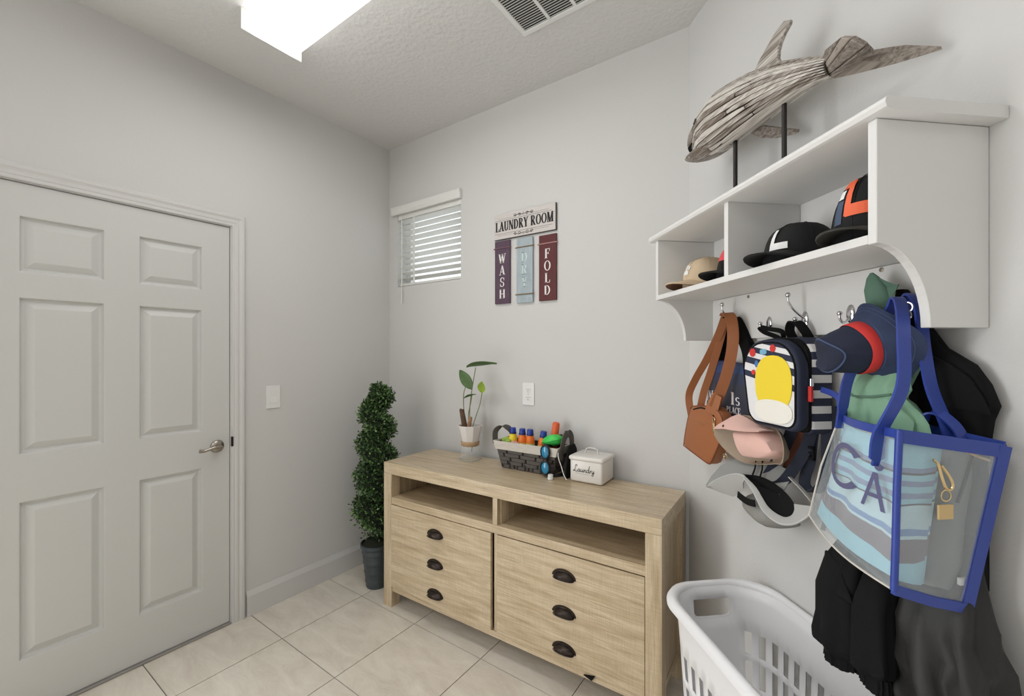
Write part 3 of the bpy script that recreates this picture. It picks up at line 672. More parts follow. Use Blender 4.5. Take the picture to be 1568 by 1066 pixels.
stems = [((.366, .31, .97), (.372, .305, 1.10), (.395, .30, 1.22), (.419, .30, 1.330)), ((.350, .31, .97), (.325, .31, 1.07), (.330, .30, 1.17), (.352, .295, 1.225)), ((.380, .312, .97), (.405, .32, 1.05), (.430, .325, 1.12), (.443, .33, 1.195)), ((.372, .308, .97), (.365, .30, 1.05), (.385, .295, 1.12), (.400, .29, 1.172))]
lfs = [((.352, .30, 1.327), (.575, .285, 1.350), .075, (0, .35, 1), .008, M_leaf), ((.402, .29, 1.205), (.320, .28, 1.312), .072, (.35, -1, .3), .004, M_leaf), ((.440, .33, 1.186), (.458, .31, 1.252), .058, (.2, -1, .1), .003, M_leaf2), ((.345, .285, 1.150), (.440, .275, 1.178), .030, (0, .3, 1), .006, M_leaf)]
for (a, b, w, up, bd, m), st in zip(lfs, stems):
    so = vp.add('stem', tube(smooth_path(st, 5), .0026, 6), M_stem, True)
    vp.add('leaf', leaf(a, b, w, up, bd), m, True, parent=so)
vp.add('cane', tube(smooth_path([(.338, .305, .96), (.330, .30, 1.02), (.318, .298, 1.078), (.317, .298, 1.085)], 3), [.016, .016, .016, .015, .015, .014, .014, .013, .012, .004], 10), mat('cane_brown', (96, 72, 56), .85, var=.3, vscale=30), True)
vp.add('cane', tube(smooth_path([(.368, .302, .96), (.372, .30, 1.0), (.384, .30, 1.045)], 3), [.014, .014, .013, .012, .011, .010, .008], 10), mat('cane_light', (176, 136, 104), .85, var=.3, vscale=40), True)

# ------------------------------------------------------------------ storage basket
bk = Thing('storage_basket', 'dark grey woven basket with a white wooden rim and fabric handles', 'basket', MD, (.765, .32, .80))
BS0, BS1, BD0, BD1 = .622, .918, .268, .386      # at the base
TS0, TS1, TD0, TD1 = .590, .962, .250, .392      # at the top
BZ0, BZ1 = .802, .944
def bpt(a, b, z):
    """point on the tapered body: a, b in 0..1"""
    t = (z - BZ0) / (BZ1 - BZ0); s0, s1 = BS0 + (TS0 - BS0) * t, BS1 + (TS1 - BS1) * t; d0, d1 = BD0 + (TD0 - BD0) * t, BD1 + (TD1 - BD1) * t
    return Vector((s0 + (s1 - s0) * a, d0 + (d1 - d0) * b, z))
shell = []
for z, ins in ((BZ0, .004), (BZ1 - .004, .004), (BZ1 - .004, .010), (BZ0 + .006, .010)):
    ca = ins / .3; cb = ins / .13
    shell.append([bpt(ca, cb, z), bpt(1 - ca, cb, z), bpt(1 - ca, 1 - cb, z), bpt(ca, 1 - cb, z)])
bk.add('body', loft(shell), mat('basket_inner', (46, 43, 42), .9))
M_weave = mat('weave_grey', (94, 89, 85), .85, bump=.5, bscale=60, bdist=.002, var=.18, vscale=30, stretch=(1, 1, 6))
rows = 5; zs_ = [BZ0 + .001 + (.902 - BZ0) * k / rows for k in range(rows + 1)]
def strip_geo(face, a0, a1, z0, z1):
    grid = []
    for zz in (z0, (z0 * 2 + z1) / 3, (z0 + z1 * 2) / 3, z1):
        row = []
        for i in range(7):
            t = i / 6; a = a0 + (a1 - a0) * t; bul = .0045 * math.sin(PI * t) - .001
            p = bpt(a, 0, zz) + Vector((0, -bul, 0)) if face == 'f' else bpt(1, a, zz) + Vector((bul, 0, 0)) if face == 'r' else bpt(0, a, zz) - Vector((bul, 0, 0))
            row.append(p)
        grid.append(row)
    return sheet(grid, .003)
for k in range(rows):
    z0, z1 = zs_[k] + .0012, zs_[k + 1] - .0012
    st = (0, .42, .2, .58, .36)[k] * .29
    a = -st
    while a < .995:
        a0, a1 = max(0, a + .006), min(1, a + .29 - .030)
        if a1 - a0 > .03: bk.add('weave_strip', strip_geo('f', a0, a1, z0, z1), M_weave, True)
        a += .29
    for (c0, c1) in (((.02, .48), (.54, .98)) if k % 2 else ((.02, .25), (.31, .72), (.78, .98))):
        bk.add('weave_strip', strip_geo('r', c0, c1, z0, z1), M_weave, True)
        bk.add('weave_strip', strip_geo('l', c0, c1, z0, z1), M_weave, True)
for k in range(7):
    a = .06 + k * .145
    bk.add('weave_stake', box(bpt(a, 0, .85).x - .005, bpt(a, 0, .85).x + .005, bpt(a, 0, .85).y - .0005, bpt(a, 0, .85).y + .004, BZ0 + .004, .9), mat('stake_dark', (48, 44, 42), .9))
M_rim = mat('whitewashed_rim', (205, 199, 190), .75, var=.08, vscale=30, stretch=(1, 1, 8))
def rim_board(a0, b0, a1, b1, out):
    o = Vector(out)
    return loft([[bpt(a0, b0, .901) + o * .001, bpt(a1, b1, .901) + o * .001, bpt(a1, b1, .945) + o * .001, bpt(a0, b0, .945) + o * .001],
                 [bpt(a0, b0, .901) + o * .008, bpt(a1, b1, .901) + o * .008, bpt(a1, b1, .945) + o * .008, bpt(a0, b0, .945) + o * .008]])
for args in ((-.02, 0, 1.02, 0, (0, -1, 0)), (0, 1, 1, 1, (0, .4, 0)), (0, 0, 0, 1, (-1, 0, 0)), (1, 0, 1, 1, (1, 0, 0))):
    bk.add('rim_board', rim_board(*args), M_rim)
M_hand = mat('handle_grey', (86, 83, 78), .85, bump=.3, bscale=500)
bk.add('handle', ribbon(smooth_path([(.580, .268, .925), (.578, .270, .985), (.600, .285, 1.012), (.630, .31, 1.008), (.652, .335, .972), (.650, .34, .935)], 5), .030, .004, (.5, .8, 0)), M_hand, True)
bk.add('handle', ribbon(smooth_path([(.972, .275, .88), (.975, .275, .93), (.980, .29, .985), (.984, .325, 1.012), (.984, .365, .985), (.980, .375, .93), (.974, .372, .85)], 5), .034, .004, (0.15, .9, .2)), M_hand, True)

# bottles with blue caps in the basket
M_cap_b = mat('cap_blue', (28, 58, 150), .35)
M_lab = mat('bottle_label', (236, 210, 120), .5)
M_orange = mat('bottle_orange', (238, 122, 40), .4); M_yellow = mat('bottle_yellow', (240, 212, 40), .4)
def bottle(s, d, m, label, tilt):
    M = MD @ Matrix.Translation((s, d, .820)) @ Matrix.Rotation(tilt, 4, 'Y')
    t = Thing('sunscreen_bottle', label, 'bottle', M, (0, 0, 0), 'blue-capped bottles in the woven basket')
    t.add('bottle_body', lathe([(.022, 0), (.024, .004), (.024, .125), (.021, .146), (.015, .160), (.015, .166)], 18), m, True)
    t.add('bottle_label', lathe([(.0243, .060), (.0243, .118)], 18, cap=False), M_lab, True)
    t.add('bottle_cap', lathe([(.0165, .160), (.0175, .163), (.0165, .186), (.014, .190)], 16), M_cap_b, 40)
    t.add('cap_band', lathe([(.0188, .158), (.0192, .160), (.0192, .164), (.0188, .166)], 16), mat('cap_dark', (24, 40, 100), .4), True)
bottle(.660, .318, M_yellow, 'yellow bottle with a blue cap at the left of the woven basket', 0)
bottle(.720, .318, M_orange, 'orange bottle with a blue cap next to the yellow one', 0.0)
bottle(.766, .322, M_orange, 'orange bottle with a blue cap, middle of the three orange ones', 0.0)
bottle(.828, .318, M_orange, 'tilted orange bottle with a blue cap near the green float', .12)
single('orange_tube', lathe([(.017, 0), (.020, .01), (.020, .15), (.019, .235), (.015, .242)], 16), M_orange if False else mat('tube_orange', (226, 98, 52), .45), 'tall orange tube standing at the back of the woven basket', 'tube', MD @ Matrix.Translation((.868, .362, .812)) @ Matrix.Rotation(.13, 4, 'Y'), smooth=True)
gp = Thing('green_case', 'bright green rounded swim-mask case lying on the basket rim', 'case', MD, (.905, .315, .945))
gp.add('case_body', ellipsoid((.905, .312, .968), (.058, .045, .030), 22, 12, Matrix.Rotation(-.25, 3, 'Y')), mat('case_green', (66, 204, 84), .35, trans=.0), True)
gp.add('case_seam', xf(tube([(.0585 * math.cos(2 * PI * i / 30), .0455 * math.sin(2 * PI * i / 30), 0) for i in range(30)], .0022, 6, True), Matrix.Translation((.905, .312, .968)) @ Matrix.Rotation(-.25, 4, 'Y')), mat('seam_green', (40, 160, 64), .4), True)
gp.add('case_clip', rbox(.932, .948, .318, .338, .985, 1.000, .003), M_blackm)
single('green_toy', join(ellipsoid((.622, .318, .935), (.034, .028, .020)), ellipsoid((.648, .300, .938), (.02, .02, .014))), mat('toy_lime', (160, 190, 80), .5, var=.2, vscale=40), 'lime green lumpy toy at the left end of the woven basket', 'toy', MD, (.63, .31, .91), True)
for nm, c, r, m, lb in (('pink_wipes_pack', (.692, .285, .925), (.030, .020, .022), mat('pack_pink', (206, 150, 140), .5), 'pink soft packet between bottles in the woven basket'), ('teal_packet', (.795, .285, .918), (.034, .02, .020), mat('pack_teal', (90, 170, 150), .5), 'teal soft packet under the tilted orange bottle'), ('brown_packet', (.672, .270, .922), (.020, .012, .016), mat('pack_brown', (74, 50, 46), .6), 'small dark brown packet below the yellow bottle')):
    single(nm, ellipsoid(c, r), m, lb, 'packet', MD, c, True)
# swim goggles hanging over the front
gg = Thing('swim_goggles', 'blue-lensed swim goggles with black strap hanging over the basket', 'goggles', MD, (.905, .245, .81))
M_gk = mat('goggle_black', (22, 22, 24), .4)
M_gb = mat('lens_blue', (22, 128, 170), .15, coat=.6)
for zc in (.924, .846):
    fr_ = gg.add('lens_frame', xf(lathe([(.0, -.004), (.031, -.004), (.034, .0), (.032, .006), (.027, .008), (.024, .004)], 22, cap=False), Matrix.Translation((.905, .236, zc)) @ Matrix.Rotation(PI / 2, 4, 'X') @ Matrix.Diagonal((.82, 1.12, 1, 1))), M_gk, True)
    gg.add('lens', xf(ellipsoid((0, 0, .003), (.027, .027, .006), 20, 8), Matrix.Translation((.905, .236, zc)) @ Matrix.Rotation(PI / 2, 4, 'X') @ Matrix.Diagonal((.82, 1.12, 1, 1))), M_gb, True, parent=fr_)
gg.add('nose_bridge', rbox(.893, .917, .230, .241, .875, .897, .004), M_gk, True)
gg.add('strap', ribbon(smooth_path([(.905, .238, .950), (.905, .242, .962), (.912, .262, .955), (.925, .275, .945)], 4), .018, .003, (1, 0, 0)), M_gk, True)
gg.add('strap', ribbon(smooth_path([(.905, .240, .820), (.925, .242, .808), (.952, .268, .806), (.972, .30, .812)], 4), .016, .003, (0, 0, 1)), M_gk, True)
bg = Thing('black_pouch', 'soft black fabric pouch standing beside the woven basket', 'pouch', MD, (.992, .32, .80))
def cloth_loft(rings, n=26, folds=7, amp=.12, seed=1, cap=True):
    """rings: (z, cx, cy, rx, ry) or with lean; folds modulate the radius"""
    rnd = random.Random(seed); ph = [rnd.uniform(0, 6.28) for _ in range(4)]; out = []
    for k, rg in enumerate(rings):
        z, cx, cy, rx, ry = rg[:5]; am = rg[5] if len(rg) > 5 else amp; tl = rg[6] if len(rg) > 6 else 0.0; r = []
        for i in range(n):
            a = 2 * PI * i / n
            m = 1 + am * (.55 * math.sin(folds * a + ph[0] + .5 * z * 9) + .3 * math.sin((folds + 3) * a + ph[1] - z * 14) + .25 * math.sin(2 * a + ph[2] + z * 20))
            x = cx + rx * m * math.cos(a); y = cy + ry * m * math.sin(a)
            q = Vector((x, y, z)); nv = mnoise.noise_vector(q * 22 + Vector((seed, 0, 0))) * am * .08 + mnoise.noise_vector(q * 55) * am * .03
            r.append(Vector((x + nv.x * min(1, rx * 30), y + nv.y * min(1, ry * 40), z + tl * (x - cx) + nv.z * .5)))
        out.append(r)
    return loft(out, True, cap)
bg.add('pouch_body', cloth_loft([(.802, 1.000, .325, .016, .062, .04), (.83, 1.003, .325, .016, .066, .08), (.88, 1.004, .325, .014, .06, .10), (.93, 1.004, .325, .010, .045, .12), (.955, 1.003, .325, .005, .03, .1)], 24, 5, .1, 5), M_black, True)
single('white_cable', tube(smooth_path([(.968, .250, .925), (.972, .246, .90), (.988, .243, .865), (1.005, .236, .83), (1.022, .232, .806)], 6), .0022, 6), M_white, 'thin white cable trailing down beside the woven basket', 'cable', MD, (.99, .245, .80), True)
ct = Thing('white_stopper', 'tiny white ribbed stopper standing in front of the basket', 'stopper', MD, (.937, .243, .80))
ct.add('cap_body', lathe([(.0, 0), (.0135, .0), (.014, .002), (.014, .010), (.0125, .012), (.0, .012)], 20, (.945, .215, .801), False), M_white, 40)
ct.add('cap_top', lathe([(.0, .012), (.0125, .012), (.013, .014), (.013, .022), (.012, .024), (.0, .024)], 20, (.945, .215, .801), False), M_white, 40)

# ------------------------------------------------------------------ laundry tin
M_tin = mat('tin_white', (226, 222, 216), .35, coat=.2)
tn = Thing('laundry_tin', 'white lidded metal tin with cursive Laundry lettering', 'tin', MD, (1.114, .318, .80))
tn.add('tin_body', bevel(bevel(box(1.032, 1.196, .246, .392, .802, .915), .014, 4, 1.2), .002, 1, 1.0) if False else join(loft([[Vector((c[0], c[1], z)) for c in pts] for z, pts in []]) if False else bevel(box(1.032, 1.196, .246, .392, .802, .915), .012, 4)), M_tin, 40)
lid = tn.add('lid', bevel(box(1.027, 1.201, .241, .397, .902, .925), .010, 3), M_tin, 40)
tn.add('lid_handle', ribbon(smooth_path([(1.080, .318, .924), (1.084, .318, .944), (1.098, .318, .954), (1.130, .318, .954), (1.144, .318, .944), (1.148, .318, .924)], 4), .010, .003, (0, 1, 0)), M_tin, True, parent=lid)
def cursive(fn):
    w = .0029
    L = [[(.021, .026), (.020, .033), (.015, .034), (.012, .026), (.010, .014), (.006, .004), (.001, .001), (.000, .005), (.006, .005), (.013, .001), (.020, .001), (.025, .006)],
         [(.036, .012), (.030, .014), (.026, .007), (.029, .001), (.034, .003), (.037, .013), (.037, .003), (.040, .001), (.044, .004)],
         [(.044, .013), (.044, .004), (.047, .001), (.052, .004), (.054, .013), (.054, .003), (.057, .001), (.060, .003)],
         [(.061, .013), (.061, .001), (.063, .009), (.067, .013), (.070, .010), (.070, .002), (.073, .001), (.076, .004)],
         [(.086, .012), (.080, .014), (.076, .007), (.079, .001), (.084, .003), (.089, .016), (.092, .034), (.088, .016), (.088, .003), (.092, .001), (.095, .004)],
         [(.096, .013), (.096, .001), (.098, .010), (.103, .013)],
         [(.106, .013), (.106, .004), (.109, .001), (.114, .005), (.116, .013), (.115, -.004), (.110, -.012), (.105, -.009), (.111, -.001), (.119, .005)]]
    q = []
    for s in L: q += line([(p.x, p.y) for p in smooth_path([(a, b, 0) for a, b in s], 3)], w)
    q += line([(.012, -.008), (.096, -.008)], .0008)
    return quads_geo(q, fn)
tn.add('lettering', cursive(lambda a, b: (1.052 + a * .88, .2452, .852 + b * .95)), M_print_k, fix=False)

# ------------------------------------------------------------------ spiral topiary
tp = Thing('spiral_topiary', 'artificial green spiral boxwood topiary in a dark ribbed pot', 'potted plant', o=(-2.18, 1.668, 0))
TC = Vector((-2.18, 1.668, 0))
prof = [(.0, 0), (.060, 0), (.062, .004)]
for k in range(12):
    z = .012 + k * .019; r = .063 + .026 * (z / .24); prof += [(r, z), (r + (.003 if k % 3 == 1 else 0), z + .006), (r + (.003 if k % 3 == 1 else 0), z + .013)]
prof += [(.092, .240), (.096, .244), (.096, .262), (.090, .264), (.088, .250), (.0, .246)]
tp.add('pot', lathe(prof, 32, TC, False), mat('pot_dark', (62, 70, 74), .4, var=.15, vscale=20), 35)
tp.add('moss', lathe([(.0, .250), (.087, .250), (.07, .268), (.0, .280)], 20, TC, False), mat('moss', (40, 42, 30), 1, bump=1, bscale=90), True)
tp.add('trunk', tube(smooth_path([TC + Vector((0, 0, .25)), TC + Vector((.008, .004, .6)), TC + Vector((-.006, 0, 1.0)), TC + Vector((0, 0, 1.2))], 5), .010, 8), mat('trunk', (72, 56, 42), .9), True)
def helix(t):
    """t 0..1 from bottom lump to tip"""
    z = .335 + t * .86; a = -2 * PI * (z - .335) / .19 + 2.6; rr = .052 * (1 - .35 * t)
    return TC + Vector((rr * math.cos(a), rr * math.sin(a), z)), .096 * (1 - .33 * t) * (1.0 if t < .93 else 1 - (t - .93) * 6)
core = [helix(i / 60) for i in range(61)]
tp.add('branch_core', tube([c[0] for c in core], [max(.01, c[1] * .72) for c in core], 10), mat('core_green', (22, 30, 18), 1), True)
rnd = random.Random(3); lv_, lf_ = [], []
for i in range(15000):
    t = rnd.random(); c, rr = helix(t)
    d = Vector((rnd.gauss(0, 1), rnd.gauss(0, 1), rnd.gauss(0, 1))).normalized()
    p = c + Vector((d.x * rr, d.y * rr, d.z * rr * .86)) * (rnd.uniform(.74, 1.06) if rnd.random() < .93 else rnd.uniform(1.05, 1.2))
    ax = (d + Vector((rnd.gauss(0, .6), rnd.gauss(0, .6), rnd.gauss(0, .6) + .2))).normalized(); sd_ = ax.orthogonal().normalized()
    sd_ = (Matrix.Rotation(rnd.uniform(0, 6.28), 3, ax) @ sd_); L = rnd.uniform(.013, .024); w = L * .6; nn = ax.cross(sd_)
    k = len(lv_); lv_ += [p, p + ax * L * .5 + sd_ * w * .5 + nn * .001, p + ax * L, p + ax * L * .5 - sd_ * w * .5 + nn * .001]; lf_.append((k, k + 1, k + 2, k + 3))
lm = bpy.data.materials.new('boxwood_leaf'); lm.use_nodes = True; nt = lm.node_tree; b = nt.nodes['Principled BSDF']; b.inputs['Roughness'].default_value = .45
g_ = nt.nodes.new('ShaderNodeNewGeometry'); r_ = nt.nodes.new('ShaderNodeValToRGB')
e = r_.color_ramp.elements; e[0].color = lin((34, 50, 28)); e[1].color = lin((122, 158, 92)); x = e.new(.6); x.color = lin((62, 92, 48))
nt.links.new(g_.outputs['Random Per Island'], r_.inputs[0]); nt.links.new(r_.outputs[0], b.inputs['Base Color'])
tp.add('foliage', (lv_, lf_), lm, fix=False, kind='stuff')

# ================================================================== COAT SHELF ON THE ANGLED WALL
sh = Thing('coat_shelf', 'white wall shelf with two cubbies above a hook rail', 'shelf', MR, (.64, 0, 1.459))
E0, E1, SDp = .190, 1.087, .247
def end_profile():
    p = [(.001, 1.459), (.132, 1.459)]
    for i in range(1, 13):
        t = PI / 2 * i / 12; p.append((.247 - .115 * math.cos(t), 1.459 + .157 * math.sin(t)))
    return p + [(.247, 1.848), (.001, 1.848)]
for u0 in (E0, E1 - .018):
    sh.add('end_panel', bevel(prism(end_profile(), lambda a, b, t: (t, -a, b), u0, u0 + .018), .0012, 1, .9), M_shelf)
tp_ = [(.001, 1.849), (.252, 1.849), (.259, 1.853), (.2625, 1.861), (.261, 1.868), (.256, 1.8725), (.001, 1.8725)]
sh.add('top_board', prism(tp_, lambda a, b, t: (t, -a, b), .159, 1.117), M_shelf, 30)
sh.add('lower_shelf', rbox(E0 + .018, E1 - .018, -SDp, -.013, 1.6175, 1.635, .001), M_shelf)
sh.add('divider', rbox(.621, .6395, -.244, -.013, 1.635, 1.849, .001), M_shelf)
sh.add('back_panel', box(E0 + .018, E1 - .018, -.012, -.001, 1.62, 1.849), M_shelf)
sh.add('hook_rail', rbox(E0 + .018, E1 - .018, -.018, -.001, 1.461, 1.6165, .001), M_shelf)
for u, z in ((.418, 1.606), (.890, 1.609)):
    sh.add('screw', xf(lathe([(.0, .0), (.0055, 0), (.0055, .0015), (.003, .0022), (.0, .0022)], 12, cap=False), axis_matrix(R(u, .018, z), (0, -1, 0))), M_nickel, True)
M_hookc = M_chrome
def hook(u, z, double, label):
    t = Thing('coat_hook', label, 'hook', MR, R(u, .018, z - .03), 'chrome hooks on the shelf rail')
    t.add('back_plate', xf(lathe([(.0, .0), (.0125, 0), (.0125, .002), (.009, .005), (.0, .006)], 18, cap=False), axis_matrix(R(u, .018, z), (0, -1, 0)) @ Matrix.Diagonal((1, 1.9, 1, 1))), M_hookc, True)
    if double:
        up = smooth_path([R(u, .021, z + .004), R(u - .001, .034, z + .012), R(u - .002, .055, z + .030), R(u - .003, .070, z + .052), R(u - .003, .071, z + .066)], 5)
        a = t.add('upper_arm', tube(up, .0032, 8), M_hookc, True)
        t.add('knob', ellipsoid(R(u - .003, .071, z + .071), (.0075, .0075, .0075), 12, 8), M_hookc, True, parent=a)
    lo = smooth_path([R(u, .021, z - .006), R(u, .032, z - .020), R(u, .043, z - .022), R(u, .050, z - .012), R(u, .051, z - .002)], 5)
    a = t.add('lower_arm', tube(lo, .0032, 8), M_hookc, True)
    t.add('knob', ellipsoid(R(u, .051, z + .001), (.0065, .0065, .0065), 12, 8), M_hookc, True, parent=a)
hook(.352, 1.515, True, 'chrome double hook holding the brown sling bag')
hook(.520, 1.505, False, 'chrome hook behind the top loop of the striped backpack')
hook(.664, 1.508, True, 'chrome double hook with a bare long upper arm')
hook(.810, 1.511, False, 'chrome hook just left of the navy bucket hat')
hook(.945, 1.515, False, 'chrome hook buried under the green and black jackets')

# ------------------------------------------------------------------ driftwood dolphin
def drift(name, dark, light, rough=.42):
    m = bpy.data.materials.new(name); m.use_nodes = True; nt = m.node_tree; b = nt.nodes['Principled BSDF']; b.inputs['Roughness'].default_value = rough
    tc = nt.nodes.new('ShaderNodeTexCoord'); mp = nt.nodes.new('ShaderNodeMapping'); mp.inputs['Scale'].default_value = (2.2, 80, 80)
    n = nt.nodes.new('ShaderNodeTexNoise'); n.inputs['Scale'].default_value = 2.2; n.inputs['Detail'].default_value = 6; n.inputs['Distortion'].default_value = .4
    nt.links.new(tc.outputs['Object'], mp.inputs[0]); nt.links.new(mp.outputs[0], n.inputs['Vector'])
    oi = nt.nodes.new('ShaderNodeObjectInfo'); ma = nt.nodes.new('ShaderNodeMath'); ma.operation = 'MULTIPLY_ADD'; ma.inputs[1].default_value = .36; ma.inputs[2].default_value = -.18
    nt.links.new(oi.outputs['Random'], ma.inputs[0]); ad = nt.nodes.new('ShaderNodeMath'); ad.operation = 'ADD'
    nt.links.new(n.outputs['Fac'], ad.inputs[0]); nt.links.new(ma.outputs[0], ad.inputs[1])
    r = nt.nodes.new('ShaderNodeValToRGB'); e = r.color_ramp.elements; e[0].position = .30; e[0].color = lin(dark); e[1].position = .66; e[1].color = lin(light)
    nt.links.new(ad.outputs[0], r.inputs[0]); nt.links.new(r.outputs[0], b.inputs['Base Color'])
    bp = nt.nodes.new('ShaderNodeBump'); bp.inputs['Strength'].default_value = .5; bp.inputs['Distance'].default_value = .002
    nt.links.new(n.outputs['Fac'], bp.inputs['Height']); nt.links.new(bp.outputs[0], b.inputs['Normal']); return m
M_drift = drift('driftwood', (104, 91, 79), (208, 202, 194)); M_drift2 = drift('driftwood_dark', (92, 82, 74), (158, 148, 138), .6)
dl = Thing('driftwood_dolphin', 'weathered driftwood dolphin figure mounted on two black posts', 'figurine', MR, R(.62, .14, 1.872))
ST = [(.283, 2.196, 2.150), (.31, 2.214, 2.130), (.34, 2.236, 2.116), (.40, 2.267, 2.098), (.47, 2.279, 2.088), (.54, 2.265, 2.088), (.61, 2.247, 2.089), (.68, 2.222, 2.090), (.74, 2.196, 2.088), (.80, 2.163, 2.084), (.85, 2.134, 2.074), (.880, 2.118, 2.064)]
def st_at(u):
    for (a, b) in zip(ST, ST[1:]):
        if u <= b[0]:
            t = (u - a[0]) / (b[0] - a[0]); return a[1] + (b[1] - a[1]) * t, a[2] + (b[2] - a[2]) * t
    return ST[-1][1:]
def dpt(u, ang, k=1.0):
    hi, lo = st_at(u); c = (hi + lo) / 2; rz = (hi - lo) / 2; rw = rz * (.80 if u > .40 else .80 - .25 * (.40 - u) / .12)
    return R(u, .14 + math.cos(ang) * rw * k, c + math.sin(ang) * rz * k)
us = [.322 + (.880 - .322) * i / 26 for i in range(27)]
dl.add('body_core', loft([[dpt(u, 2 * PI * i / 24, .955) for i in range(24)] for u in us]), mat('drift_gap', (54, 46, 40), .9), True)
rnd = random.Random(11); NS = 30
for s in range(NS):
    a0 = 2 * PI * s / NS; a1 = a0 + 2 * PI / NS
    cuts = sorted([.0, 1.0] + ([rnd.uniform(.3, .7)] if rnd.random() < .65 else []))
    for c0, c1 in zip(cuts, cuts[1:]):
        u0, u1 = .318 + .564 * c0 + .002, .318 + .564 * c1 - .002; k = rnd.uniform(.975, 1.03); n = max(6, int((u1 - u0) / .022)); grid = []
        g0, g1 = rnd.uniform(.004, .05), rnd.uniform(.004, .05)
        for i in range(n + 1):
            t = i / n; u = u0 + (u1 - u0) * t; tp2 = math.sin(PI * min(1, max(0, t))) ** .35 if 0 < t < 1 else .25
            mid, hw = (a0 + a1) / 2, (a1 - a0) / 2 * (1 - g0 * 2) * (.35 + .65 * tp2)
            grid.append([dpt(u, mid + hw * q, k) for q in (-1, -.4, .4, 1)])
        dl.add('wood_strip', sheet(grid, .004), M_drift, True)
beak = [[R(u, .14 + rw * math.cos(2 * PI * i / 14), zc + rz * math.sin(2 * PI * i / 14)) for i in range(14)] for u, zc, rw, rz in ((.252, 2.190, .005, .003), (.268, 2.192, .020, .008), (.295, 2.199, .034, .015), (.320, 2.207, .044, .024), (.350, 2.209, .050, .034))]
dl.add('upper_beak', loft(beak), M_drift2, True)
jaw = [[R(u, .14 + rw * math.cos(2 * PI * i / 14), zc + rz * math.sin(2 * PI * i / 14)) for i in range(14)] for u, zc, rw, rz in ((.246, 2.150, .006, .004), (.258, 2.146, .024, .010), (.290, 2.138, .038, .017), (.330, 2.130, .047, .022), (.380, 2.124, .052, .026), (.43, 2.118, .046, .026))]
dl.add('lower_jaw', loft(jaw), M_drift, True)
dl.add('mouth', loft([[R(u, .14 + rw * math.cos(2 * PI * i / 10), zc + rz * math.sin(2 * PI * i / 10)) for i in range(10)] for u, zc, rw, rz in ((.275, 2.170, .018, .006), (.30, 2.168, .036, .010), (.34, 2.166, .046, .014))]), M_black, True)
eo = dpt(.392, .42, 1.02)
ey = dl.add('eye', xf(lathe([(.0, .005), (.004, .005), (.0065, .002), (.009, .005), (.011, .002), (.012, -.003)], 16, cap=False), axis_matrix(eo, (-.35, -1, .35))), mat('eye_dark', (50, 40, 30), .4), True)
fin = [(.605, 2.240), (.64, 2.268), (.672, 2.286), (.704, 2.303), (.735, 2.309), (.757, 2.296), (.752, 2.286), (.735, 2.276), (.722, 2.262), (.713, 2.245), (.712, 2.225), (.722, 2.200), (.66, 2.222)]
dl.add('dorsal_fin', bevel(prism(fin, lambda a, b, t: R(a, t, b), .134, .147), .004, 2, .9), M_drift)
def plate(pts, nrm, th): return bevel(prism([(i, 0) for i in range(len(pts))], lambda a, b, t: Vector(pts[int(a)]) + Vector(nrm) * t, -th / 2, th / 2), .002, 1, .9)
FL = [R(.868, .148, 2.105), R(.885, .155, 2.125), R(.933, .180, 2.106), R(.981, .200, 2.083), R(.993, .196, 2.071), R(1.002, .190, 2.054), R(1.006, .170, 2.048), R(.995, .150, 2.048), R(.961, .130, 2.051), R(.923, .130, 2.052), R(.868, .135, 2.066)]
# near fluke as a fan of boards
rootA, rootB = [R(.866, .150, 2.112), R(.868, .146, 2.100), R(.869, .142, 2.088), R(.870, .138, 2.076), R(.872, .134, 2.066)], [R(.885, .155, 2.126), R(.962, .192, 2.096), R(.990, .197, 2.074), R(1.004, .180, 2.050), R(.990, .148, 2.048)]
for k in range(4):
    g = sheet([[rootA[k], rootA[k].lerp(rootB[k], .5), rootB[k]], [rootA[k + 1], rootA[k + 1].lerp(rootB[k + 1], .5) + Vector((0, 0, .002)), rootB[k + 1]]], .012)
    dl.add('fluke_board', bevel(g, .002, 1, .8), M_drift2)
FR_ = [R(.864, .142, 2.070), R(.908, .112, 2.058), R(.973, .072, 2.044), R(1.030, .030, 2.039), R(.985, .062, 2.068), R(.972, .090, 2.070), R(.967, .120, 2.066), R(.930, .14, 2.075)]
dl.add('fluke', plate(FR_, (.1, -.5, .85), .010), M_drift2)
PF = [R(.560, .120, 2.098), R(.590, .100, 2.068), R(.625, .075, 2.052), R(.668, .045, 2.046), R(.672, .042, 2.054), R(.640, .070, 2.074), R(.600, .100, 2.100)]
dl.add('flipper', plate(PF, (-.2, .6, .75), .008), M_drift2)
for u in (.523, .730):
    dl.add('post', tube([R(u, .14, 1.8725), R(u, .14, 2.12)], .0065, 12), M_blackm, True)
dl.add('base_plate', rbox(.49, .765, -.165, -.115, 1.8728, 1.878, .002), M_blackm)

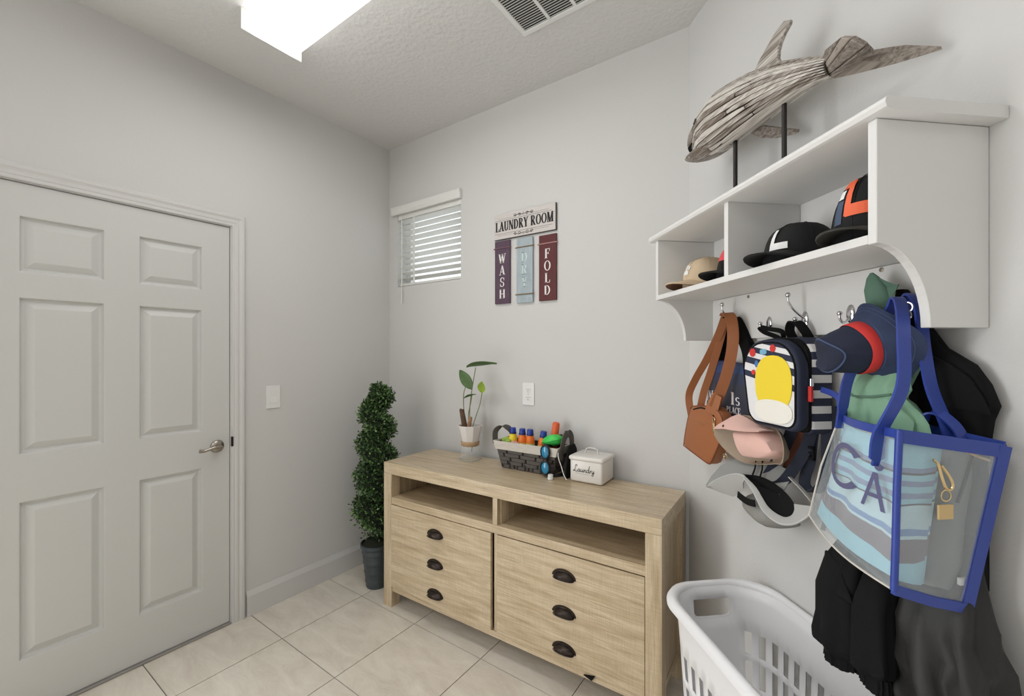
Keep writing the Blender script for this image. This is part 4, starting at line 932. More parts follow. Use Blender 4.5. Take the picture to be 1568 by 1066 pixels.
# ------------------------------------------------------------------ caps on the shelf
def crown_pt(a, t, rx, ry, H, k=1.0):
    """a = 0 at the front, t = 0 rim .. 1 top"""
    e = math.cos(t * PI / 2) ** .72; f = 1.06 if abs(a) < .01 else 1.0
    fr_ = max(0, math.cos(a)); x = rx * math.cos(a) * e * k + .010 * fr_ * math.sin(PI * t) ; y = ry * math.sin(a) * e * k
    return Vector((x, y, H * math.sin(t * PI / 2) * k))
def cap_hat(name, label, u, w, yaw, col, H=.125, under=None, logos=(), tip=0.0, brimcol=None, s=1.0, seed=1):
    M = MR @ Matrix.Translation(R(u, w, 1.6355)) @ Matrix.Rotation(-PI / 2 + yaw, 4, 'Z') @ Matrix.Rotation(tip, 4, 'Y')
    t = Thing(name, label, 'cap', M)
    rx, ry = .092 * s, .080 * s; n, m = 36, 10; rnd = random.Random(seed)
    ph = rnd.uniform(0, 6)
    rings = [[crown_pt(2 * PI * i / n, k / m * .985, rx, ry, H) * (1 + .014 * math.sin(5 * 2 * PI * i / n + ph + k * .5) * math.sin(PI * k / m)) for i in range(n)] for k in range(m + 1)]
    cr = t.add('crown', loft(rings), col, True)
    for i in range(6):
        a = PI / 6 + i * PI / 3 if i % 3 else i * PI / 3
        t.add('seam', tube([crown_pt(2 * PI * i / 6, k / 12, rx, ry, H, 1.004) for k in range(13)], .0011, 4), col, True, parent=cr)
    t.add('top_button', ellipsoid((0, 0, H + .001), (.007, .007, .004), 10, 6), col, True, parent=cr)
    rows_ = []
    for k in range(7):
        r = k / 6; row = []
        for i in range(15):
            q = -1 + 2 * i / 14; a = q * 1.12
            base = Vector((rx * .995 * math.cos(a), ry * 1.0 * math.sin(a), .006)); L = .076 * s * (1 - abs(q) ** 3.2)
            y = base.y * (1 + .02 * r)
            row.append(Vector((base.x + L * r, y, .004 + (.034 - .014 * r) * (1 - min(1, abs(y / ry)) ** 2.2))))
        rows_.append(row)
    t.add('brim', sheet(rows_, .004), brimcol or col, True)
    if under: t.add('brim_underside', sheet([[p - Vector((0, 0, .0032)) for p in r] for r in rows_], .001), under, True)
    for nm, quads, m_, lb in logos:
        v, f = [], []
        for qd in quads:
            # subdivide each quad so that it follows the crown
            for ii in range(4):
                for jj in range(4):
                    pts = []
                    for (x, y) in ((ii, jj), (ii + 1, jj), (ii + 1, jj + 1), (ii, jj + 1)):
                        x /= 4; y /= 4
                        p = [(1 - x) * (1 - y) * qd[0][c] + x * (1 - y) * qd[1][c] + x * y * qd[2][c] + (1 - x) * y * qd[3][c] for c in (0, 1)]
                        pts.append(crown_pt(-p[0], p[1], rx, ry, H, 1.022))
                    k = len(v); v += pts; f.append((k, k + 1, k + 2, k + 3))
        t.add(nm, (v, f), m_, True, parent=cr, label=lb, fix=False)
    return t
M_beige = mat('cap_beige', (206, 184, 154), .9, bump=.25, bscale=600, var=.08, vscale=12)
M_bunder = mat('cap_under_brown', (112, 78, 58), .9)
M_capk = mat('cap_black', (20, 20, 21), .9, bump=.3, bscale=500)
M_camo = mat('cap_camo', (60, 58, 52), .9, var=.35, vscale=26)
M_lw = mat('logo_white', (236, 236, 234), .6); M_lo = mat('logo_orange', (238, 104, 62), .6); M_lr = mat('logo_red', (214, 70, 78), .6); M_lb = mat('logo_blue', (70, 84, 108), .7)
def rq(x0, x1, y0, y1): return [(x0, y0), (x1, y0), (x1, y1), (x0, y1)]
# on the crown, a grows towards the viewer's left when the cap faces the room, so x runs right-to-left
cap_hat('beige_baseball_cap', 'beige baseball cap at the far end of the shelf', .318, .105, .12, M_beige, .125, M_bunder, [('white_embroidery', [rq(-.12, .22, .30, .38), rq(-.02, .10, .38, .52), rq(-.16, -.06, .40, .50), rq(.16, .24, .44, .54)], M_lw, 'faint white embroidery')])
cap_hat('red_badge_baseball_cap', 'black cap with a red badge, half hidden by the shelf divider', .520, .100, .15, M_capk, .130, None, [('red_badge', [rq(-.25, .30, .34, .62)], M_lr, 'round red badge')], seed=2)
cap_hat('black_baseball_cap', 'black cap with a white L-shaped emblem, in the right cubby', .752, .108, .22, M_capk, .120, None, [('emblem', [rq(.02, .16, .22, .58), rq(-.40, .16, .22, .32)], M_lw, 'white L-shaped emblem')], s=1.06, seed=3)
cap_hat('tall_baseball_cap', 'tall black cap with an orange zigzag emblem and camouflage brim', .962, .108, .30, M_capk, .165, None, [('emblem', [rq(.10, .52, .56, .68), [(.06, .26), (.24, .26), (.26, .68), (.08, .68)], rq(-.42, .20, .25, .36)], M_lo, 'orange zigzag emblem'), ('emblem_block', [rq(.34, .56, .44, .54)], M_lw, 'white block of the emblem'), ('emblem_blue', [rq(.30, .56, .20, .42)], M_lb, None)], brimcol=M_camo, s=1.0, seed=4)  # emblem includes a blue-grey block below the white one

# ================================================================== HANGING THINGS
M_tan = mat('leather_tan', (158, 97, 58), .5, bump=.15, bscale=500)
M_tand = mat('leather_edge', (126, 70, 40), .55)
# --- brown sling bag
sb_ = Thing('sling_bag', 'tan brown leather sling bag hanging from the leftmost hook', 'bag', MR, R(.27, .08, 1.0))
pouch = [(.135, 1.040), (.160, 1.130), (.186, 1.188), (.205, 1.204), (.300, 1.216), (.352, 1.214), (.385, 1.198), (.402, 1.170), (.402, 1.130), (.330, 1.010), (.312, 1.000), (.292, 1.000), (.150, 1.026)]
body = sb_.add('pouch', bevel(prism(pouch, lambda a, b, t: R(a, t, b), .056, .104), .012, 4, .8), M_tan, 60)
inner = [(.27 + (a - .27) * .97, 1.105 + (b - 1.105) * .97) for a, b in pouch]
sb_.add('piping', tube(smooth_path([R(a, .1005, b) for a, b in inner], 3, True), .0024, 6, True), M_tand, True, parent=body)
zp = smooth_path([R(.215, .1035, 1.190), R(.27, .1045, 1.203), R(.32, .1045, 1.198), R(.352, .1035, 1.182)], 5)
sb_.add('zipper', tube(zp, .0028, 6), M_black, True, parent=body)
sb_.add('zip_pull', join(rbox(.350, .362, -.111, -.1055, 1.128, 1.160, .002), xf(tube([(.007 * math.cos(2 * PI * i / 12), 0, .009 * math.sin(2 * PI * i / 12)) for i in range(12)], .002, 6, True), Matrix.Translation(R(.356, .1085, 1.170)))), M_gold, True, label='gold zip pull')
sb_.add('gold_stamp', join(box(.235, .325, -.1052, -.1042, 1.148, 1.1495), box(.262, .295, -.1052, -.1042, 1.139, 1.1402)), M_gold, parent=body)
sb_.add('strap', ribbon(smooth_path([R(.352, .060, 1.545), R(.318, .066, 1.475), R(.250, .070, 1.385), R(.172, .070, 1.305), R(.120, .068, 1.235), R(.122, .060, 1.160), R(.150, .056, 1.100)], 6), .028, .003, (.55, .85, 0)), M_tan, True)
sb_.add('strap', ribbon(smooth_path([R(.345, .052, 1.545), R(.305, .056, 1.44), R(.262, .060, 1.34), R(.232, .070, 1.26), R(.220, .078, 1.195)], 6), .026, .003, (.55, .85, 0)), M_tan, True)
sb_.add('strap', ribbon(smooth_path([R(.345, .058, 1.546), R(.372, .068, 1.553), R(.405, .074, 1.530), R(.424, .080, 1.47), R(.422, .086, 1.40), R(.398, .092, 1.32), R(.372, .098, 1.26), R(.350, .102, 1.215)], 6), .036, .003, (.55, .85, 0)), M_tan, True)
sb_.add('strap_tab', ribbon([R(.372, .1035, 1.262), R(.352, .107, 1.222), R(.338, .1075, 1.190)], [.036, .046, .050], .004, (.8, .3, .25)), M_tan)
sb_.add('side_ring', xf(tube([(.011 * math.cos(2 * PI * i / 14), 0, .011 * math.sin(2 * PI * i / 14)) for i in range(14)], .0022, 6, True), axis_matrix(R(.372, .075, 1.045), (.3, -.3, 1))), M_gold, True)
# --- navy shopping bag
nb = Thing('navy_shopping_bag', 'navy shopping bag with white lettering behind the brown sling bag', 'bag', MR, R(.35, .035, 1.15))
M_nbag = ramp_mat('navy_bag_print', 'Z', 0.0, .24, [(0, (50, 52, 66)), (.62, (46, 54, 80)), (.78, (44, 66, 110)), (.90, (40, 52, 88))], .45)
nbo = [(.245, 1.385), (.470, 1.372), (.480, 1.15), (.195, 1.15)]
nbb = nb.add('bag_body', bevel(prism(nbo, lambda a, b, t: R(a, t, b), .022, .046), .004, 2, .8), M_nbag, 50)
nb.add('lettering', join(text_geo('W', lambda a, b: R(a, .0466, b), .206, 1.224, .042, .050), text_geo('ls', lambda a, b: R(a, .0466, b), .362, 1.226, .042, .052), text_geo('PLACE', lambda a, b: R(a, .0466, b), .338, 1.196, .022, .078)), M_print_w, parent=nbb, fix=False)
for du, w in ((0, .05), (.01, .03)):
    nb.add('handle', ribbon(smooth_path([R(.275, w - .006, 1.36), R(.285, w, 1.42), R(.335, w + .004, 1.52), R(.370, w + .004, 1.535), R(.405, w, 1.49), R(.445, w - .004, 1.42), R(.452, w - .006, 1.36)], 6), .030, .003, (.6, .8, 0)), M_black, True)

# --- child's striped backpack
NV, WH = (36, 42, 66), (226, 225, 226)
def stripes(n, first):
    out = []
    for i in range(n): out.append((i / n, (NV, WH)[(i + first) % 2]))
    return out
M_str = ramp_mat('navy_white_stripes', 'Z', 0.0, .270, stripes(13, 0), .75, bump=.15)
bp0 = Thing('striped_backpack', "small navy and white striped child's backpack with a yellow front patch", 'backpack', MR, R(.65, .06, 1.185))
def arch(u0, u1, z0, z1, r, tl=0.0, rb=.02):
    p = []
    for cu, cz, a0, rr in ((u1 - rb, z0 + rb, -90, rb), (u1 - r, z1 - r * 1.0, 0, r), (u0 + r, z1 - r * 1.0, 90, r), (u0 + rb, z0 + rb, 180, rb)):
        for i in range(7):
            a = math.radians(a0 + 90 * i / 6); p.append((cu + rr * math.cos(a), cz + rr * math.sin(a)))
    return [(a + tl * (b - z0), b) for a, b in p]
bb = bp0.add('main_body', bevel(prism(arch(.545, .760, 1.190, 1.455, .060), lambda a, b, t: R(a, t, b), .020, .082), .008, 3, .8), M_str, 60)
bp0.add('zip_gusset', prism(arch(.550, .757, 1.194, 1.453, .062), lambda a, b, t: R(a, t, b), .082, .092), M_black, 60)
pk_o = arch(.538, .762, 1.196, 1.450, .088, 0.0, .035)
pk_o = [(a + (.0 if b > 1.33 else .030 * (1.33 - b) / .13 * (1 if a < .63 else 0)), b) for a, b in pk_o]
pk = bp0.add('front_pocket', bevel(prism(pk_o, lambda a, b, t: R(a, t, b), .090, .126), .010, 3, .8), M_navy, 60)
cu, cz = .652, 1.322
pan = [(cu + (a - cu) * .92, cz + (b - cz) * .925) for a, b in pk_o]
M_pan = ramp_mat('front_stripes', 'Z', 0.01, .268, [(0, WH), (.50, NV), (.57, WH), (.66, NV), (.735, WH), (.80, NV), (.865, WH), (.925, NV)], .7, tilt=('X', .18))
pn = bp0.add('front_panel', prism(pan, lambda a, b, t: R(a, t, b), .1255, .1272), M_pan)
bp0.add('panel_piping', tube(smooth_path([R(a, .1265, b) for a, b in pan], 1, True), .0028, 6, True), M_black, True, parent=pk)
def patch(cu, cz, ru, rz, w, n=28, pw=2.4):
    pts = []
    for i in range(n):
        a = 2 * PI * i / n; c, s = math.cos(a), math.sin(a)
        pts.append((cu + ru * math.copysign(abs(c) ** (2 / pw), c), cz + rz * math.copysign(abs(s) ** (2 / pw), s)))
    return bevel(prism(pts, lambda a, b, t: R(a, t, b), w, w + .003), .0012, 1, .9)
bp0.add('yellow_patch', patch(.672, 1.324, .072, .080, .1272), mat('plush_yellow', (240, 212, 58), .95, bump=.4, bscale=500), parent=pn, label='plain yellow plush patch')
bp0.add('white_patch', patch(.672, 1.244, .074, .034, .1274), mat('plush_white', (236, 233, 224), .95, bump=.4, bscale=500), parent=pn, label='plain white plush patch')
for a, b, r in ((.588, 1.412, .013), (.672, 1.424, .011), (.592, 1.352, .008)):
    bp0.add('red_dot', patch(a, b, r, r, .1272, 16, 2), M_red, parent=pn)
bp0.add('blue_dot', patch(.634, 1.414, .014, .008, .1272, 16, 3), mat('dot_cyan', (120, 176, 204), .8), parent=pn)
bp0.add('blue_dot', patch(.606, 1.378, .008, .011, .1272, 16, 2), mat('dot_blue', (64, 116, 176), .8), parent=pn)
for (u, w, z) in ((.766, .094, 1.336), (.560, .094, 1.322)):
    zz = bp0.add('zip_pull', join(rbox(u - .005, u + .006, -w - .004, -w + .004, z - .055, z - .012, .002), ), M_red, label='red zip pull')
    bp0.add('slider', rbox(u - .006, u + .007, -w - .005, -w + .005, z - .014, z + .008, .002), M_chrome, parent=zz)
bp0.add('top_loop', ribbon(smooth_path([R(.612, .045, 1.452), R(.612, .050, 1.475), R(.560, .052, 1.486), R(.520, .053, 1.494), R(.535, .050, 1.478), R(.580, .046, 1.462), R(.60, .045, 1.452)], 5), .014, .003, (.3, .6, .9)), M_black, True)
bp0.add('hang_strap', ribbon(smooth_path([R(.640, .035, 1.450), R(.640, .048, 1.478), R(.655, .053, 1.500), R(.676, .052, 1.497), R(.692, .045, 1.474), R(.698, .034, 1.448)], 5), .024, .004, (.5, .85, 0)), M_black, True)
M_web = mat('webbing_navy', (36, 40, 56), .8, bump=.3, bscale=400)
bp0.add('shoulder_strap', ribbon(smooth_path([R(.640, .040, 1.20), R(.640, .048, 1.165), R(.618, .060, 1.105), R(.596, .078, 1.045), R(.594, .086, 1.030), R(.625, .088, 1.026), R(.660, .084, 1.040), R(.684, .066, 1.090), R(.700, .045, 1.15), R(.704, .036, 1.20)], 6), .030, .0035, (.6, .8, 0)), M_web, True)
bp0.add('lower_strap', ribbon(smooth_path([R(.652, .024, 1.20), R(.640, .026, 1.14), R(.612, .030, 1.06)], 5), .030, .003, (.6, .8, 0)), mat('webbing_rust', (124, 72, 54), .8), True)
stp = bp0.add('shoulder_strap', ribbon(smooth_path([R(.706, .030, 1.20), R(.703, .034, 1.15), R(.698, .036, 1.10), R(.688, .040, 1.060), R(.692, .044, 1.036), R(.716, .044, 1.026), R(.744, .040, 1.050), R(.754, .034, 1.110), R(.752, .030, 1.20), R(.757, .026, 1.27)], 6), .028, .0035, (.6, .8, 0)), M_web, True)
bp0.add('buckle', bevel(join(box(.686, .722, -.045, -.037, 1.112, 1.120), box(.686, .722, -.045, -.037, 1.142, 1.150), box(.686, .692, -.045, -.037, 1.112, 1.150), box(.716, .722, -.045, -.037, 1.112, 1.150), box(.69, .718, -.044, -.039, 1.128, 1.134)), .001, 1), M_black, parent=stp)

# --- pink sun hat
M_pink = mat('hat_pink', (226, 184, 172), .9, bump=.2, bscale=500, sheen=.2)
M_taupe = mat('hat_taupe', (158, 142, 124), .9, bump=.2, bscale=500)
ph_ = Thing('pink_sun_hat', 'pale pink sun hat with a taupe brim lining under the backpack', 'hat', MR, R(.54, .10, 1.075))
cr_in = [(.491, 1.150), (.530, 1.160), (.566, 1.166), (.607, 1.171), (.633, 1.162), (.660, 1.138), (.668, 1.120), (.628, 1.098), (.584, 1.089), (.536, 1.085), (.505, 1.110)]
def ring_pts(lst, w): return [R(a, w if not isinstance(w, list) else w[i], b) for i, (a, b) in enumerate(lst)]
c0 = (.58, 1.130)
rimc = [(c0[0] + (a - c0[0]) * 1.12 - .01, c0[1] + (b - c0[1]) * 1.12) for a, b in cr_in]
tipc = [(c0[0] + (a - c0[0]) * .80, c0[1] + (b - c0[1]) * .78 - .004) for a, b in cr_in]
ph_.add('crown', loft([smooth_path(ring_pts(rimc, .075), 3, True), smooth_path(ring_pts(cr_in, .105), 3, True), smooth_path(ring_pts([(c0[0] + (a - c0[0]) * .97, c0[1] + (b - c0[1]) * .95) for a, b in cr_in], .128), 3, True), smooth_path(ring_pts(tipc, .134), 3, True)]), M_pink, 60)
br_o = [(.385, 1.142), (.47, 1.200), (.52, 1.206), (.58, 1.198), (.640, 1.180), (.672, 1.140), (.690, 1.100), (.640, 1.085), (.56, 1.062), (.480, 1.053), (.405, 1.085)]
br_w = [.125, .095, .080, .075, .085, .095, .115, .095, .09, .095, .108]
ph_.add('brim', sheet([smooth_path(ring_pts(rimc, .074), 3, True) + [ring_pts(rimc, .074)[0]], smooth_path([R((a + c) / 2, (.074 + w_) / 2 - .008, (b + d) / 2) for (a, b), (c, d), w_ in zip(rimc, br_o, br_w)], 3, True) + [R((rimc[0][0] + br_o[0][0]) / 2, .0915, (rimc[0][1] + br_o[0][1]) / 2)], smooth_path(ring_pts(br_o, br_w), 3, True) + [ring_pts(br_o, br_w)[0]]], .003), M_taupe, True)
flap = [[R(.385, .129, 1.144), R(.425, .135, 1.151), R(.465, .141, 1.158), R(.515, .145, 1.162), R(.575, .147, 1.169), R(.635, .144, 1.180)],
        [R(.402, .120, 1.161), R(.438, .124, 1.174), R(.474, .128, 1.184), R(.518, .130, 1.184), R(.572, .130, 1.181), R(.635, .126, 1.182)],
        [R(.424, .109, 1.178), R(.448, .102, 1.194), R(.476, .095, 1.207), R(.512, .092, 1.200), R(.560, .090, 1.186), R(.632, .090, 1.180)]]
fp = ph_.add('brim_flap', sheet(flap, .003), M_pink, True)
ph_.add('snap_button', xf(lathe([(.0, .0), (.0045, 0), (.004, .0015), (.0, .002)], 14, cap=False), axis_matrix(R(.455, .137, 1.166), (0, -1, .3))), mat('snap_bronze', (96, 74, 56), .4, .8), True, parent=fp)
# --- grey sun hat
M_greyh = mat('hat_grey', (150, 151, 148), .85, bump=.15, bscale=400)
M_greyl = mat('hat_grey_light', (168, 167, 164), .85, bump=.15, bscale=400)
M_gmesh = mat('hat_mesh', (146, 145, 140), .9, bump=.9, bscale=380, bdist=.002)
gh = Thing('grey_sun_hat', 'grey wide-brimmed sun hat with black lining and mesh crown', 'hat', MR, R(.57, .10, .895))
def V3(l): return [R(*p) for p in l]
gh.add('back_brim', sheet([smooth_path(V3([(.336, .125, .930), (.40, .118, .972), (.46, .112, 1.005), (.54, .108, 1.025), (.61, .104, 1.030), (.68, .098, 1.020)]), 4),
                           smooth_path(V3([(.337, .105, .962), (.385, .095, .998), (.45, .088, 1.028), (.53, .082, 1.045), (.60, .078, 1.050), (.67, .075, 1.040)]), 4),
                           smooth_path(V3([(.365, .085, 1.008), (.41, .075, 1.036), (.46, .068, 1.056), (.53, .064, 1.068), (.60, .060, 1.075), (.66, .060, 1.062)]), 4)], .003), M_greyh, True)
lt, lb_ = smooth_path(V3([(.359, .135, .934), (.397, .138, .961), (.442, .140, .987), (.491, .142, 1.011), (.532, .144, 1.026), (.563, .145, 1.032), (.582, .145, 1.029)]), 4), smooth_path(V3([(.362, .135, .932), (.398, .134, .935), (.430, .132, .936), (.467, .130, .940), (.502, .130, .945), (.526, .132, .964), (.560, .138, .990)]), 4)
gh.add('brim_wing', sheet([lt, [a.lerp(b, .5) + Vector((0, -.006, 0)) for a, b in zip(lt, lb_)], lb_], .003), M_greyl, True)
bi, bo = smooth_path(V3([(.577, .143, 1.030), (.600, .140, 1.018), (.622, .138, 1.006), (.641, .137, .987), (.662, .136, .969), (.695, .135, .960), (.723, .132, .960), (.742, .128, .972), (.746, .122, .988), (.740, .118, 1.003)]), 4), smooth_path(V3([(.575, .145, 1.024), (.612, .147, 1.002), (.634, .147, .980), (.656, .147, .958), (.690, .147, .946), (.724, .145, .944), (.756, .138, .955), (.779, .130, .974), (.794, .122, .995), (.800, .115, 1.017)]), 4)
fb = gh.add('front_brim', sheet([bi, [a.lerp(b, .5) + Vector((0, -.003, 0)) for a, b in zip(bi, bo)], bo], .004), M_greyl, True)
gh.add('brim_binding', tube(lt[:-2] + bo, .0030, 6), mat('binding_pale', (186, 186, 184), .8), True, parent=fb)
lo_ = smooth_path(V3([(.541, .130, 1.025), (.571, .122, 1.034), (.606, .116, 1.039), (.647, .112, 1.036), (.682, .110, 1.027), (.716, .112, 1.014), (.741, .118, 1.000), (.746, .122, .985), (.737, .126, .970), (.718, .130, .958), (.686, .132, .959), (.655, .134, .972), (.627, .136, 1.000), (.595, .136, 1.018)]), 3, True)
lc_ = sum(lo_, Vector()) / len(lo_)
gh.add('lining', loft([lo_, [p.lerp(lc_, .35) + Vector((0, .012, 0)) for p in lo_], [p.lerp(lc_, .75) + Vector((0, .022, 0)) for p in lo_], [p.lerp(lc_, .98) + Vector((0, .024, 0)) for p in lo_]], True, False), M_black, True, label='black lining')
def dome(pts, c, wb, wt):
    rings = []
    for t in (0, .3, .55, .75, .9, 1):
        k = math.cos(t * PI / 2) ** .8 if t < 1 else .05
        rings.append(smooth_path([R(c[0] + (a - c[0]) * k, wb + (wt - wb) * math.sin(t * PI / 2), c[1] + (b - c[1]) * k) for a, b in pts], 3, True))
    return loft(rings)
gh.add('mesh_crown', dome([(.500, .928), (.530, .962), (.576, .975), (.620, .975), (.650, .962), (.680, .948), (.715, .945), (.722, .935), (.690, .916), (.637, .893), (.601, .888), (.556, .898), (.521, .910)], (.615, .930), .085, .136), M_gmesh, 60)
gh.add('headband', ribbon(smooth_path([R(.532, .138, .962), R(.560, .141, .958), R(.590, .144, .958), R(.622, .146, .964)], 4), .020, .003, (.3, 0, 1)), M_black, True)
for cpts in (((.538, .080, 1.066), (.558, .098, 1.050), (.572, .118, 1.030)), ((.568, .080, 1.074), (.590, .098, 1.055), (.606, .118, 1.036))):
    gh.add('cord', tube(V3(cpts), .0024, 6), M_black, True)
gh.add('chin_strap', ribbon(smooth_path([R(.69, .09, 1.06), R(.74, .085, 1.03), R(.80, .09, .99), R(.81, .10, .96)], 5), .014, .002, (0, -1, .3)), mat('strap_clear', (176, 174, 168), .5), True)

# --- navy bucket hat
M_denim = mat('hat_navy', (44, 56, 86), .85, bump=.5, bscale=130, bdist=.002, var=.18, vscale=18)
bh = Thing('navy_bucket_hat', 'navy bucket hat with a red band hanging over the green jacket', 'hat', MR, R(.95, .17, 1.34))
HM = axis_matrix(R(.955, .112, 1.428), Vector((-.025, -.115, -.026)), (0, 0, 1))     # local z: brim towards crown
def hat_ring(r, z, sq=1.0, wob=0.0, n=40): return [HM @ Vector((r * sq * math.cos(2 * PI * i / n) * (1 + wob * math.sin(2 * 2 * PI * i / n + .6)), r * math.sin(2 * PI * i / n) * (1 + wob * math.sin(3 * 2 * PI * i / n)), z + wob * .10 * math.sin(2 * 2 * PI * i / n + 2.0))) for i in range(n)]
M_denimk = mat('hat_navy_dark', (34, 40, 60), .85, bump=.4, bscale=130, bdist=.002, var=.15, vscale=18)
cr_ = bh.add('crown', loft([hat_ring(.056, .020), hat_ring(.054, .036, 1, .03), hat_ring(.047, .070, .95, .07), hat_ring(.041, .098, .86, .10), hat_ring(.036, .106, .84, .10), hat_ring(.022, .108, .84), hat_ring(.003, .105)], True, True), M_denimk, 60)
bh.add('band', loft([hat_ring(.0575, .021), hat_ring(.0590, .023), hat_ring(.0555, .042, 1, .03), hat_ring(.0540, .044, 1, .03)], True, False), M_red, 60, label='red hat band')
bh.add('brim', sheet([r + [r[0]] for r in (hat_ring(.056, .022), hat_ring(.068, .006, 1, .03), hat_ring(.080, -.014, 1.0, .07), hat_ring(.086, -.022, 1.0, .12))], .004), M_denim, True)
for k in range(5):
    rr = hat_ring(.060 + .0052 * k, .0165 - .0075 * k, 1, .018 * k)
    bh.add('brim_stitching', tube([p + (HM.to_3x3() @ Vector((0, 0, .0025))) for p in rr], .0008, 4, True), mat('stitch_navy', (70, 84, 118), .9), True)
bh.add('top_seam', tube(hat_ring(.0412, .0985, .86, .10), .0020, 6, True), mat('stitch_navy', (70, 84, 118), .9), True, parent=cr_)

# --- green hooded jacket
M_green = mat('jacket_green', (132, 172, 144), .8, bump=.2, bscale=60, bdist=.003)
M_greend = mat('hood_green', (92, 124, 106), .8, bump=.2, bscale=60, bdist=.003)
gj = Thing('green_jacket', 'sage green hooded jacket hung behind the navy bucket hat', 'jacket', MR, R(.95, .05, 1.235))
def cl(z, u, w, ru, rw, am=.10, tl=0): return (z, u, -w, ru, rw, am, tl)
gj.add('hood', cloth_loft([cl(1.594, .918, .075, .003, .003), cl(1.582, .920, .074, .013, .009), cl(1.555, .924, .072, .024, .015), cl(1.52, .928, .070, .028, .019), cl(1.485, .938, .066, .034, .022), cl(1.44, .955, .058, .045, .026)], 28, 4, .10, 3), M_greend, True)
gj.add('hood_edge', sheet([[R(.925, .078, 1.590), R(.945, .070, 1.572), R(.962, .064, 1.560)], [R(.935, .080, 1.565), R(.952, .074, 1.553), R(.972, .066, 1.560)], [R(.945, .08, 1.53), R(.955, .074, 1.53), R(.962, .07, 1.535)]], .003), M_greend, True)
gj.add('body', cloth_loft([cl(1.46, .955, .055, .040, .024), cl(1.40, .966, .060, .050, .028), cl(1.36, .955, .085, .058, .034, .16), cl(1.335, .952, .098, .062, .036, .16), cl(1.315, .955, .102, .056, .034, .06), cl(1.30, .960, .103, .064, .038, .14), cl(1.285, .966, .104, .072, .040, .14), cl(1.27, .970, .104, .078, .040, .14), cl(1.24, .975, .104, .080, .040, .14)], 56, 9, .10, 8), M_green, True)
gj.add('drawstring_seam', tube(smooth_path([R(.900, .132, 1.322), R(.935, .139, 1.314), R(.975, .139, 1.316), R(1.008, .127, 1.324)], 4), .0025, 6), M_greend, True)

# --- black jacket
bj = Thing('black_jacket', 'black nylon jacket hanging behind and below the clear tote bag', 'jacket', MR, R(1.02, .08, .70))
bj.add('shoulders', cloth_loft([cl(1.552, .948, .030, .010, .008), cl(1.53, .954, .030, .022, .012), cl(1.47, .965, .026, .036, .014), cl(1.42, .985, .025, .046, .015), cl(1.385, 1.015, .025, .066, .016), cl(1.35, 1.035, .024, .072, .016), cl(1.31, 1.040, .024, .074, .016), cl(1.285, 1.035, .024, .068, .016), cl(1.20, 1.035, .024, .066, .015), cl(1.05, 1.046, .028, .064, .016), cl(.96, 1.050, .036, .060, .020)], 34, 5, .08, 2), M_black, True)
bj.add('shoulder_flap', sheet([[R(1.02, .045, 1.405), R(1.055, .045, 1.388), R(1.085, .042, 1.362)], [R(1.035, .046, 1.36), R(1.075, .044, 1.345), R(1.104, .038, 1.325)], [R(1.04, .044, 1.30), R(1.078, .042, 1.30), R(1.112, .034, 1.295)]], .004), M_black, True)
bd = bj.add('skirt', cloth_loft([cl(1.06, 1.046, .040, .058, .020), cl(1.00, 1.050, .060, .068, .040), cl(.94, 1.058, .075, .076, .054), cl(.91, 1.062, .080, .080, .058, .14), cl(.88, 1.066, .084, .082, .060, .18), cl(.84, 1.072, .087, .084, .062, .22), cl(.80, 1.078, .090, .086, .064, .24), cl(.76, 1.084, .091, .089, .066, .26), cl(.72, 1.090, .092, .092, .068, .27), cl(.665, 1.098, .093, .096, .070, .28)], 84, 6, .10, 4), M_black2, True)
for nm, cu_, cw_, sc, top in (('sleeve', .918, .150, 1.0, .985), ('sleeve', .985, .145, .80, .97)):
    sv = bj.add('sleeve', cloth_loft([cl(top, cu_ + .012, cw_ - .03, .036 * sc, .030 * sc), cl(.93, cu_ + .004, cw_ - .012, .046 * sc, .038 * sc), cl(.87, cu_, cw_, .052 * sc, .043 * sc, .08), cl(.80, cu_, cw_, .055 * sc, .046 * sc, .10), cl(.765, cu_ + .001, cw_, .058 * sc, .048 * sc, .14), cl(.745, cu_ + .002, cw_, .054 * sc, .045 * sc, .14), cl(.733, cu_ + .003, cw_, .040 * sc, .034 * sc, .12)], 40, 6, .09, int(cu_ * 100)), M_black, True)
    bj.add('cuff', cloth_loft([cl(.738, cu_ + .003, cw_, .038 * sc, .032 * sc, .10), cl(.722, cu_ + .005, cw_, .037 * sc, .031 * sc, .12), cl(.708, cu_ + .006, cw_, .040 * sc, .034 * sc, .14)], 60, 22, .10, 5), M_black, True, parent=sv)
bj.add('hem_corner', bevel(sheet([[R(.872, .150, .920), R(.890, .165, .950), R(.93, .17, .94)], [R(.888, .160, .888), R(.91, .178, .905), R(.95, .175, .905)], [R(.905, .165, .872), R(.935, .185, .872), R(.975, .18, .87)]], .006), .002, 1), M_black, True)

